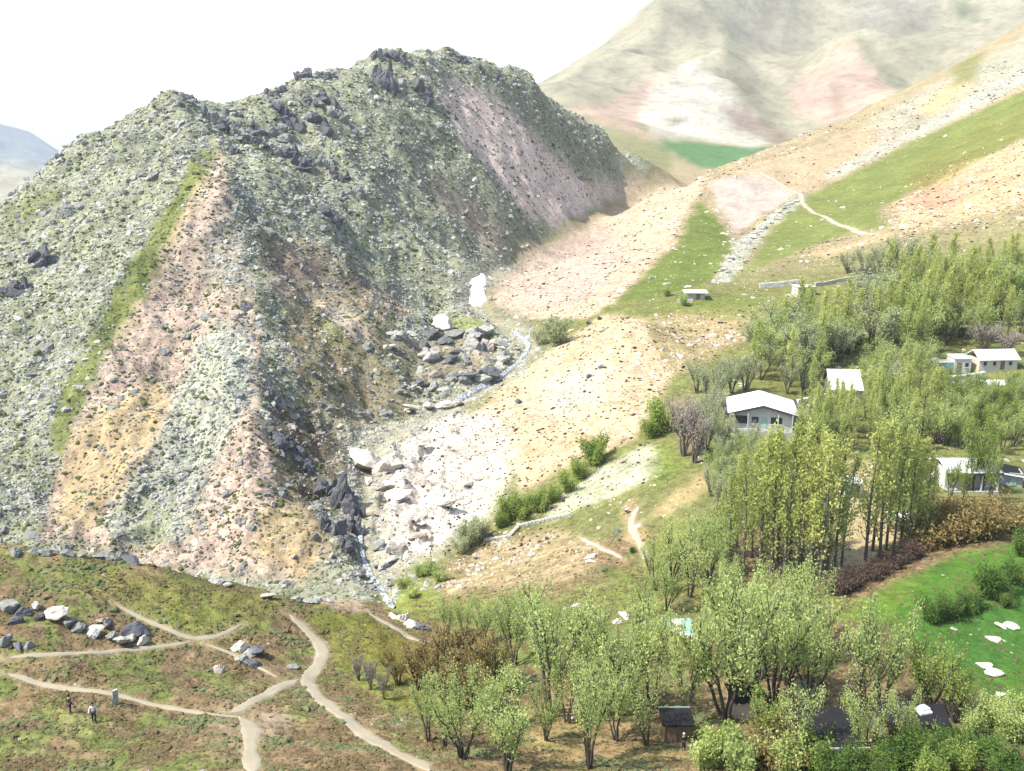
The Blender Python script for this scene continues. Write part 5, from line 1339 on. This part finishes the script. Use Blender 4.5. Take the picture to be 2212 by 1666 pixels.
# square white house with a steep sheet roof turned to the valley
h = spot("village_house", 1826, 872, -0.1, "square white house with one big white roof slope, behind the gabled house", "house", 0.3)
walls(h, 5.6, 6.5, 2.6, 'plaster')
rf = slab("roof_slope", h, [(-3.2, -0.6, 2.6), (3.2, -0.6, 2.6), (3.2, 4.2, 5.6), (-3.2, 4.2, 5.6)], 0.12, 'white_roof')
for k in range(-2, 3):
    slab("seam", rf, [(k * 1.2 - 0.03, -0.58, 2.67), (k * 1.2 + 0.03, -0.58, 2.67), (k * 1.2 + 0.03, 4.18, 5.65), (k * 1.2 - 0.03, 4.18, 5.65)], 0.05, 'white_roof')
slab("roof_slope", h, [(-3.2, 4.25, 5.6), (3.2, 4.25, 5.6), (3.2, 7.0, 2.9), (-3.2, 7.0, 2.9)], 0.12, 'grey_metal')
for s_ in (-1, 1):
    bm = bmesh.new(); pr = [(s_ * 2.8, 0.0, 2.6), (s_ * 2.8, 6.5, 2.6), (s_ * 2.8, 4.2, 5.2)]
    A_ = [bm.verts.new(p) for p in pr]; B_ = [bm.verts.new((p[0] - s_ * 0.2, p[1], p[2])) for p in pr]
    bm.faces.new(A_); bm.faces.new(B_[::-1])
    for k in range(3): bm.faces.new((A_[k], B_[k], B_[(k + 1) % 3], A_[(k + 1) % 3]))
    bmesh.ops.recalc_face_normals(bm, faces=bm.faces); link("gable", bm_mesh("gable", bm, 'plaster'), h)
window(h, -1.5, -0.02, 0.9, 1.0, 1.1, 'plaster_grey'); window(h, 1.6, -0.02, 0.9, 1.0, 1.1, 'plaster_grey'); door(h, 0.1, -0.02, 0.9, 2.0, 'wood')
ext = box("lean_to", h, (2.85, 5.4), (0.3, 4.5), (-1.5, 1.7), 'plaster_cream')
slab("lean_to_roof", ext, [(-1.25, -2.4, 0.78), (1.6, -2.4, 0.5), (1.6, 2.3, 0.5), (-1.25, 2.3, 1.5)], 0.1, 'plaster')

# far houses at the edge of the village
h = spot("village_house", 2078, 806, 0.0, "small flat roofed white house with a faded blue lean-to shed", "house", 0.3)
walls(h, 3.6, 4.0, 2.8, 'plaster'); rf = box("roof", h, (-1.95, 1.95), (-0.2, 4.2), (2.805, 3.0), 'white_roof')
door(h, -0.8, -0.02, 0.9, 2.0, 'wood'); window(h, 0.8, -0.02, 1.0, 0.9, 1.0, 'plaster_grey')
sh = box("lean_to", h, (-6.0, -1.85), (0.4, 3.6), (-1.5, 1.9), 'plaster_grey')
slab("lean_to_roof", sh, [(-2.2, -1.9, 1.72), (0.0, -1.9, 1.75), (0.0, 1.8, 2.0), (-2.2, 1.8, 1.98)], 0.1, 'plaster_grey')
box("blue_panel", sh, (0.1, 2.05), (-1.72, -1.61), (0.1, 1.75), 'blue')
box("white_base", sh, (-2.3, 0.0), (-1.9, -1.61), (-0.6, -0.1), 'plaster')
h = spot("village_house", 2155, 802, 0.06, "long pale house with a white gabled roof at the far edge of the village", "house", 0.4)
walls(h, 8.4, 5.0, 2.2, 'plaster_cream')
for s_, y0_, y1_, z0_, z1_ in ((0, -0.5, 2.5, 2.2, 3.9), (1, 2.55, 5.5, 3.9, 2.2)):
    slab("roof_slope", h, [(-4.6, y0_, z0_), (4.6, y0_, z0_), (4.6, y1_, z1_), (-4.6, y1_, z1_)], 0.12, 'white_roof')
for x_ in (-3.0, -0.9, 2.6): window(h, x_, -0.02, 0.8, 0.9, 1.0, 'plaster')
door(h, 0.9, -0.02, 0.9, 1.9, 'wood')
h = spot("open_shelter", 2148, 855, 0.05, "open shelter with white canopy roof and painted dark shade beneath, below the far houses", "shelter", 0.1)
for x_ in (-2.3, 0.0, 2.3):
    for y_ in (0.0, 3.0): box("post", h, (x_ - 0.09, x_ + 0.09), (y_ - 0.09, y_ + 0.09), (-0.6, 2.2), 'grey_metal')
slab("canopy", h, [(-2.8, -0.6, 2.35), (2.8, -0.6, 2.25), (2.8, 1.5, 2.75), (-2.8, 1.5, 2.85)], 0.1, 'white_roof')
slab("canopy", h, [(-2.8, 1.53, 2.84), (2.8, 1.53, 2.74), (2.8, 3.6, 2.3), (-2.8, 3.6, 2.4)], 0.1, 'white_roof')
box("painted_shade_back", h, (-2.5, 2.5), (3.15, 3.3), (-0.8, 2.25), 'dark_roof_and_shade')  # near-black sheet painting the shade under the canopy
h = spot("gate_pillar", 2064, 866, 0.0, "tall whitewashed pillar standing below the far flat roofed house", "pillar", 0.0)
box("shaft", h, (-0.55, 0.55), (-0.5, 0.5), (-0.5, 3.6), 'plaster', 0.05); box("cap", h, (-0.75, 0.75), (-0.7, 0.7), (3.605, 3.85), 'plaster'); box("foot", h, (-0.7, 0.7), (-0.65, 0.65), (-0.6, 0.3), 'plaster_grey')

# lower house with dark veranda
h = spot("village_house", 2092, 1058, 0.02, "lower white house with white roof and dark pillared veranda behind tree trunks", "house", 0.3)
walls(h, 7.6, 5.0, 2.9, 'plaster')
for y0_, y1_, z0_, z1_ in ((-1.7, 2.2, 3.0, 4.1), (2.25, 5.6, 4.1, 2.9)):
    slab("roof_slope", h, [(-4.2, y0_, z0_), (4.2, y0_, z0_), (4.2, y1_, z1_), (-4.2, y1_, z1_)], 0.12, 'white_roof')
box("fascia", h, (-4.25, 4.25), (-1.82, -1.71), (2.6, 2.98), 'grey_metal')
for x_ in (-3.7, -1.3, 1.2, 3.7): box("veranda_post", h, (x_ - 0.1, x_ + 0.1), (-1.5, -1.3), (-0.7, 2.75), 'plaster')
window(h, -2.4, -0.02, 0.9, 1.2, 1.3, 'wood'); window(h, 2.4, -0.02, 0.9, 1.2, 1.3, 'wood'); door(h, 0.0, -0.02, 1.0, 2.1, 'wood')
box("veranda", h, (-3.8, 3.8), (-1.8, -0.01), (-1.2, 0.0), 'plaster_grey')
h = spot("garden_shed", 2184, 1050, -0.25, "small dark roofed shed with white roof edge beside the lower house", "shed", 0.1)
walls(h, 3.2, 3.0, 2.0, 'plaster_grey')
rf = slab("roof", h, [(-1.9, -0.5, 2.1), (1.9, -0.5, 1.7), (1.9, 3.4, 2.0), (-1.9, 3.4, 2.6)], 0.12, 'dark_roof_and_shade')
slab("roof_edge", rf, [(-1.95, -0.62, 2.18), (1.95, -0.62, 1.78), (1.95, -0.51, 1.78), (-1.95, -0.51, 2.18)], 0.22, 'white_roof')
door(h, 0.2, -0.02, 0.9, 1.7, 'green_paint')
h = spot("village_house", 2212, 690, 0.0, "white roofed house half hidden by poplars above the far houses", "house", 0.3)
walls(h, 5.0, 4.5, 2.4, 'plaster_grey'); box("roof", h, (-2.9, 2.9), (-0.6, 5.0), (2.405, 2.75), 'white_roof')
window(h, -1.2, -0.02, 0.8, 1.0, 1.0, 'plaster'); door(h, 0.8, -0.02, 0.9, 2.0)

# small huts on the upper bench
h = spot("stone_hut", 1503, 648, -0.05, "small stone hut with a flat white slab roof at the foot of the stone rib", "hut", 0.1)
walls(h, 4.6, 3.6, 1.7, 'stonewall'); box("roof", h, (-3.1, 3.1), (-0.7, 4.0), (1.705, 2.0), 'white_roof', 0.04); door(h, 0.6, -0.02, 0.9, 1.5)
box("low_wall", h, (-5.0, -1.0), (-2.4, -1.9), (-0.9, 0.45), 'plaster')
h = spot("stone_hut", 1742, 640, 0.12, "pale cube shaped hut beside the long stone wall", "hut", 0.0)
walls(h, 4.8, 4.2, 2.3, 'plaster'); box("roof", h, (-2.6, 2.6), (-0.2, 4.4), (2.305, 2.5), 'plaster', 0.04); window(h, 0.9, -0.02, 0.9, 0.8, 0.8, 'plaster_grey'); door(h, -1.0, -0.02, 0.9, 1.8)

def stone_wall(pts, hgt, thick, label, mat='stonewall', seed=0, size=0.5):
    """a dry stone wall: courses of uneven stones following the ground"""
    r = np.random.default_rng(seed)
    pw = [hit(u, v) for u, v in pts]
    e = empty("stone_wall", pw[0], 0, label, "wall")
    bm = bmesh.new()
    for p, q in zip(pw[:-1], pw[1:]):
        L_ = (q - p).length; dx = (q - p) / L_
        an = math.atan2(dx.y, dx.x)
        for c in range(int(hgt / (size * 0.55))):
            x_ = 0.0
            while x_ < L_:
                ln = size * r.uniform(0.7, 1.5)
                cc = p + dx * (x_ + ln / 2)
                gz = ground(cc.x, cc.y)
                m4 = Matrix.Translation((cc.x - pw[0].x, cc.y - pw[0].y, gz - pw[0].z + (c + 0.35) * size * 0.55)) @ Euler((r.normal(0, .06), r.normal(0, .06), an + r.normal(0, .08))).to_matrix().to_4x4() @ Matrix.Diagonal((ln * 0.94, thick * r.uniform(0.85, 1.15), size * r.uniform(0.5, 0.62), 1))
                bmesh.ops.create_cube(bm, size=1.0, matrix=m4)
                x_ += ln
    st = link("wall_stones", bm_mesh("wall_stones", bm, mat), e)
    st["kind"] = "stuff"
stone_wall([(1640,622),(1690,618),(1728,614)], 1.5, 0.7, "whitish dry stone wall running left from the pale cube hut", 'plaster', 1, 0.6)
stone_wall([(1760,618),(1830,606),(1900,600),(1990,590)], 1.3, 0.7, "grey dry stone wall running from the cube hut to the dark shrubs", 'stonewall', 2, 0.6)
stone_wall([(1722,872),(1760,866),(1792,856)], 0.9, 0.6, "low pale wall between the gabled house and the square white house", 'plaster', 3, 0.5)
stone_wall([(1862,872),(1900,880),(1925,884)], 0.8, 0.6, "low pale wall right of the square white house", 'plaster', 4, 0.5)
stone_wall([(2048,836),(2085,832),(2120,826)], 2.6, 0.9, "pale stone retaining wall below the far flat roofed house", 'plaster', 5, 0.6)
stone_wall([(1045,1170),(1100,1162),(1120,1140),(1170,1128),(1230,1115)], 0.7, 0.6, "low tumbledown stone wall along the tan bank", 'stonewall', 6, 0.5)

# yard behind the poplars
h = spot("plaster_hut", 1845, 1075, 0.1, "small pale plastered hut in the sandy yard between poplar trunks", "hut", 0.1)
walls(h, 2.4, 2.6, 2.1, 'plaster'); box("roof", h, (-1.4, 1.4), (-0.3, 2.8), (2.105, 2.3), 'white_roof'); door(h, 0.3, -0.02, 0.8, 1.7)
h = spot("yard_canopy", 1940, 1150, -0.2, "little white awning on wooden posts at the edge of the sandy yard", "canopy", 0.0)
for x_ in (-1.1, 1.1):
    for y_ in (0, 1.6): box("post", h, (x_ - 0.06, x_ + 0.06), (y_ - 0.06, y_ + 0.06), (-0.4, 1.9), 'wood')
slab("awning", h, [(-1.5, -0.4, 1.95), (1.5, -0.4, 1.75), (1.5, 2.0, 2.1), (-1.5, 2.0, 2.3)], 0.07, 'white_roof'); box("red_panel", h, (0.2, 1.3), (1.68, 1.76), (1.0, 1.85), 'red')

# tents on the lower bank
h = spot("tarpaulin_tent", 1465, 1362, 0.15, "turquoise and white tarpaulin tent on the bank behind the willows", "tent", 0.0)
def tent_sheet(name, pr, mat): return slab(name, h, pr, 0.05, mat)
tent_sheet("tarpaulin", [(-1.5, -1.0, 0.1), (1.4, -1.1, 0.05), (1.3, 0.0, 1.45), (-1.4, 0.0, 1.5)], 'turq')
tent_sheet("tarpaulin", [(-1.4, 0.03, 1.5), (1.3, 0.03, 1.45), (1.4, 1.2, 0.1), (-1.5, 1.1, 0.1)], 'turq')
tent_sheet("white_sheet", [(-1.0, -1.06, 0.16), (0.3, -1.1, 0.16), (0.2, -0.1, 1.48), (-0.9, -0.1, 1.52)], 'cloth_white')
box("ridge_pole", h, (-1.6, 1.6), (-0.03, 0.06), (1.36, 1.42), 'wood'); box("white_heap", h, (-1.0, 1.5), (-2.2, -1.3), (-0.2, 0.35), 'cloth_white', 0.12)

# low buildings under the near trees
h = spot("garden_shed", 1464, 1604, 0.0, "small shed with a dark flat roof in the willow grove", "shed", 0.0)
walls(h, 2.2, 1.9, 1.7, 'wood'); rf = box("roof", h, (-1.35, 1.35), (-0.3, 2.2), (1.705, 1.85), 'dark_roof_and_shade'); box("roof_edge", rf, (-1.35, 1.35), (1.255, 1.33), (-0.05, 0.16), 'green_paint')
door(h, -0.5, -0.02, 0.8, 1.5, 'wood')
h = spot("plaster_hut", 1622, 1555, 0.1, "little pale pink walled hut behind the forked willow trunk", "hut", 0.0)
MAT['pinkwall'] = m_plain("pale_pink_plaster", (0.55, 0.44, 0.37), 0.9, 0.1, 0.9)
walls(h, 2.8, 2.6, 1.8, 'pinkwall'); box("roof", h, (-1.6, 1.6), (-0.3, 2.9), (1.805, 1.95), 'dark_roof_and_shade'); door(h, 0.6, -0.02, 0.8, 1.6, 'wood')
h = spot("low_building", 1790, 1652, 0.03, "long low building with dark flat roof, white edge and white pillars", "building", 0.0)
walls(h, 5.0, 4.2, 2.0, 'plaster_grey', -1.2)
rf = box("roof", h, (-2.7, 2.7), (-0.9, 4.5), (2.005, 2.15), 'dark_roof_and_shade'); box("parapet", rf, (-0.6, 2.7), (-2.81, -2.705), (-0.12, 0.08), 'plaster')
for x_ in (-2.3, -0.5, 1.4): box("pillar", h, (x_ - 0.15, x_ + 0.15), (-0.8, -0.5), (-1.2, 1.99), 'plaster')
window(h, -1.5, -0.02, 0.9, 0.9, 0.9, 'wood'); window(h, 1.9, -0.02, 0.9, 0.9, 1.0, 'wood'); door(h, 0.5, -0.02, 0.9, 1.8, 'wood')
h = spot("open_shelter", 1970, 1600, -0.12, "low dark roofed lean-to on poles beside the long low building", "shelter", 0.0)
for x_ in (-2.8, 0.0, 2.8):
    for y_ in (0, 2.2): box("post", h, (x_ * 0.9 - 0.07, x_ * 0.9 + 0.07), (y_ - 0.07, y_ + 0.07), (-0.6, 1.7), 'plaster_grey')
slab("roof", h, [(-2.9, -0.4, 1.75), (2.9, -0.4, 1.8), (2.9, 2.5, 2.0), (-2.9, 2.5, 1.95)], 0.1, 'dark_roof_and_shade')
h2 = empty("folded_sheet", (h.location.x + 1.2, h.location.y + 1.3, h.location.z + 1.93), 0.3, "crumpled white sheet thrown over the dark lean-to roof", "sheet")
slab("fold", h2, [(-0.6, -0.5, 0.1), (0.5, -0.6, 0.14), (0.6, 0.5, 0.2), (-0.5, 0.4, 0.16)], 0.16, 'cloth_white'); slab("fold", h2, [(-0.2, -0.3, 0.3), (0.6, -0.2, 0.26), (0.4, 0.4, 0.34), (-0.3, 0.3, 0.36)], 0.15, 'cloth_white')

# standing stone in the pasture
p = hit(250, 1522)
bs = bmesh.new(); bmesh.ops.create_cube(bs, size=1.0)
bmesh.ops.scale(bs, vec=(0.62, 0.34, 1.9), verts=bs.verts); bmesh.ops.subdivide_edges(bs, edges=bs.edges[:], cuts=3, use_grid_fill=True)
for q in bs.verts:
    w_ = 1 - 0.18 * (q.co.z + 0.95)
    q.co.x = q.co.x * w_ + 0.03 * math.sin(q.co.z * 5 + q.co.y * 9); q.co.y = q.co.y * w_ + 0.025 * math.sin(q.co.x * 11 + q.co.z * 4); q.co.z += 0.06 * math.sin(q.co.x * 7)
so = link("standing_stone", bm_mesh("standing_stone", bs, 'rock_pale'), None, (p.x, p.y, p.z + 0.45), (0.04, 0.05, 0.5))
tag(so, "upright stone slab standing in the pasture beside the two people", "stone")

# ------------------------------------------------------------------ people
def skin_obj(name, parent, joints, edges, mat, root=0, sub=1):
    me = bpy.data.meshes.new(name)
    me.from_pydata([j[:3] for j in joints], edges, [])
    o = link(name, me, parent)
    md = o.modifiers.new("Skin", 'SKIN'); md.use_smooth_shade = True
    if not me.skin_vertices: me.skin_vertices.new()
    for k, j in enumerate(joints):
        rx = j[3]; ry = j[4] if len(j) > 4 else rx
        me.skin_vertices[0].data[k].radius = (rx, ry)
        me.skin_vertices[0].data[k].use_root = (k == root)
    s_ = o.modifiers.new("Subdivision", 'SUBSURF'); s_.levels = sub; s_.render_levels = sub
    me.materials.append(MAT[mat])
    return o
def person(u, v, hgt, face, label, top, legs, stride=0.1, arm=0.1, headwear='hair', bend=0.0):
    p = hit(u, v)
    e = empty("person", p, face, label, "person")
    k = hgt / 1.75
    J, E_ = [], []
    def add(x, y, z, r, par=None, ry=None):
        J.append((x * k, (y - bend * max(0, z - 0.95)) * k, z * k, r * k, (ry or r) * k)); i_ = len(J) - 1
        if par is not None: E_.append((par, i_))
        return i_
    pel = add(0, 0, 0.95, 0.125); wa = add(0, 0.0, 1.1, 0.115, pel); ch = add(0, 0.0, 1.3, 0.135, wa); nk0 = add(0, 0.0, 1.44, 0.075, ch)
    nk = add(0, -0.01, 1.5, 0.05, nk0); hd0 = add(0, -0.015, 1.57, 0.07, nk); hd = add(0, -0.015, 1.65, 0.088, hd0); add(0, -0.01, 1.71, 0.065, hd)
    nose = add(0, -0.105, 1.62, 0.014, hd0)
    torso = [pel, wa, ch, nk0]; ARMS, LEGS = [], []
    for s_ in (-1, 1):
        sh_ = add(s_ * 0.17, 0.0, 1.4, 0.062, nk0); el = add(s_ * (0.22 + arm * 0.4), 0.03, 1.14, 0.046, sh_); wr = add(s_ * (0.22 + arm), -0.1, 0.92, 0.03, el)
        pm = add(s_ * (0.22 + arm), -0.14, 0.86, 0.033, wr, 0.02)
        for q, (dx, ln) in enumerate(((-0.028, 0.07), (-0.009, 0.08), (0.01, 0.075), (0.028, 0.06))):
            f1 = add(s_ * (0.22 + arm) + dx, -0.155, 0.82, 0.0095, pm); add(s_ * (0.22 + arm) + dx, -0.15, 0.82 - ln, 0.008, f1)
        t1 = add(s_ * (0.18 + arm), -0.16, 0.855, 0.011, pm); add(s_ * (0.165 + arm), -0.175, 0.82, 0.009, t1)
        ARMS.append((sh_, el, wr))
        hp = add(s_ * 0.09, 0.0, 0.88, 0.095, pel); kn = add(s_ * 0.1, -0.03 - s_ * stride * 0.5, 0.5, 0.06, hp); an = add(s_ * 0.1, 0.02 - s_ * stride, 0.09, 0.042, kn); to = add(s_ * 0.11, -0.14 - s_ * stride, 0.035, 0.035, an)
        LEGS.append((hp, kn, an, to))
    skin_obj("body", e, J, E_, 'skin', pel)
    def sub_skin(name, ids, eds, mat, grow, rt_=0):
        mp = {i_: n_ for n_, i_ in enumerate(ids)}
        skin_obj(name, e, [(*J[i_][:3], J[i_][3] + grow * k, J[i_][4] + grow * k) for i_ in ids], [(mp[a_], mp[b2]) for a_, b2 in eds], mat, rt_)
    ids = torso + [i_ for a_ in ARMS for i_ in a_]
    sub_skin("jacket", ids, [(pel, wa), (wa, ch), (ch, nk0)] + [x_ for a_ in ARMS for x_ in ((nk0, a_[0]), (a_[0], a_[1]), (a_[1], a_[2]))], top, 0.022)
    ids = [pel] + [i_ for a_ in LEGS for i_ in a_[:3]]
    sub_skin("trousers", ids, [x_ for a_ in LEGS for x_ in ((pel, a_[0]), (a_[0], a_[1]), (a_[1], a_[2]))], legs, 0.02)
    for a_ in LEGS:
        sub_skin("shoe", [a_[2], a_[3]], [(a_[2], a_[3])], 'cloth_dark', 0.016)
    hx, hy, hzz = J[hd][:3]
    v_, f_ = ICO3
    q = v_ * np.array([0.108, 0.118, 0.115]) * k; q[:, 2] = np.maximum(q[:, 2], -0.03 * k - 0.5 * np.maximum(q[:, 1], 0))
    q[:, 1] = np.maximum(q[:, 1], -0.085 * k)
    link("hair" if headwear == 'hair' else "headscarf", mesh_np("hair", q, f_, headwear, True), e, (hx, hy + 0.022 * k, hzz + 0.022 * k))
    return e
person(152, 1541, 1.72, 2.6, "person in dark clothes standing on the pasture left of the stone slab", 'cloth_green', 'cloth_purple', 0.06, 0.06)
person(204, 1560, 1.78, 0.4, "person in white top and dark trousers walking on the pasture", 'cloth_white', 'cloth_dark', 0.2, 0.12)
person(1476, 1622, 1.65, 0.3, "person in dark clothes and white headscarf in front of the dark roofed shed", 'cloth_dark', 'cloth_purple', 0.05, 0.05, 'cloth_white')

# ------------------------------------------------------------------ air
bmh = bmesh.new()
bmesh.ops.create_cube(bmh, size=1.0)
hz = NB("valley_haze")
pv = hz.n("ShaderNodeVolumePrincipled")
pv.inputs["Color"].default_value = (0.93, 0.95, 0.97, 1)
pv.inputs["Density"].default_value = 0.00009
pv.inputs["Anisotropy"].default_value = 0.2
hz.l(pv.outputs[0], hz.out.inputs["Volume"])
MAT['haze'] = hz.m
zlo, zhi = float(Z.min()) - 2.0, max(float(Z.max()) + 5.0, 60.0)
haze = link("haze", bm_mesh("haze", bmh, 'haze'), None, (0, 3500, (zlo + zhi) / 2), (0, 0, 0), (11200, 7400, zhi - zlo))
tag(haze, "thin pale haze hanging in the valley air", "haze", None, "stuff")
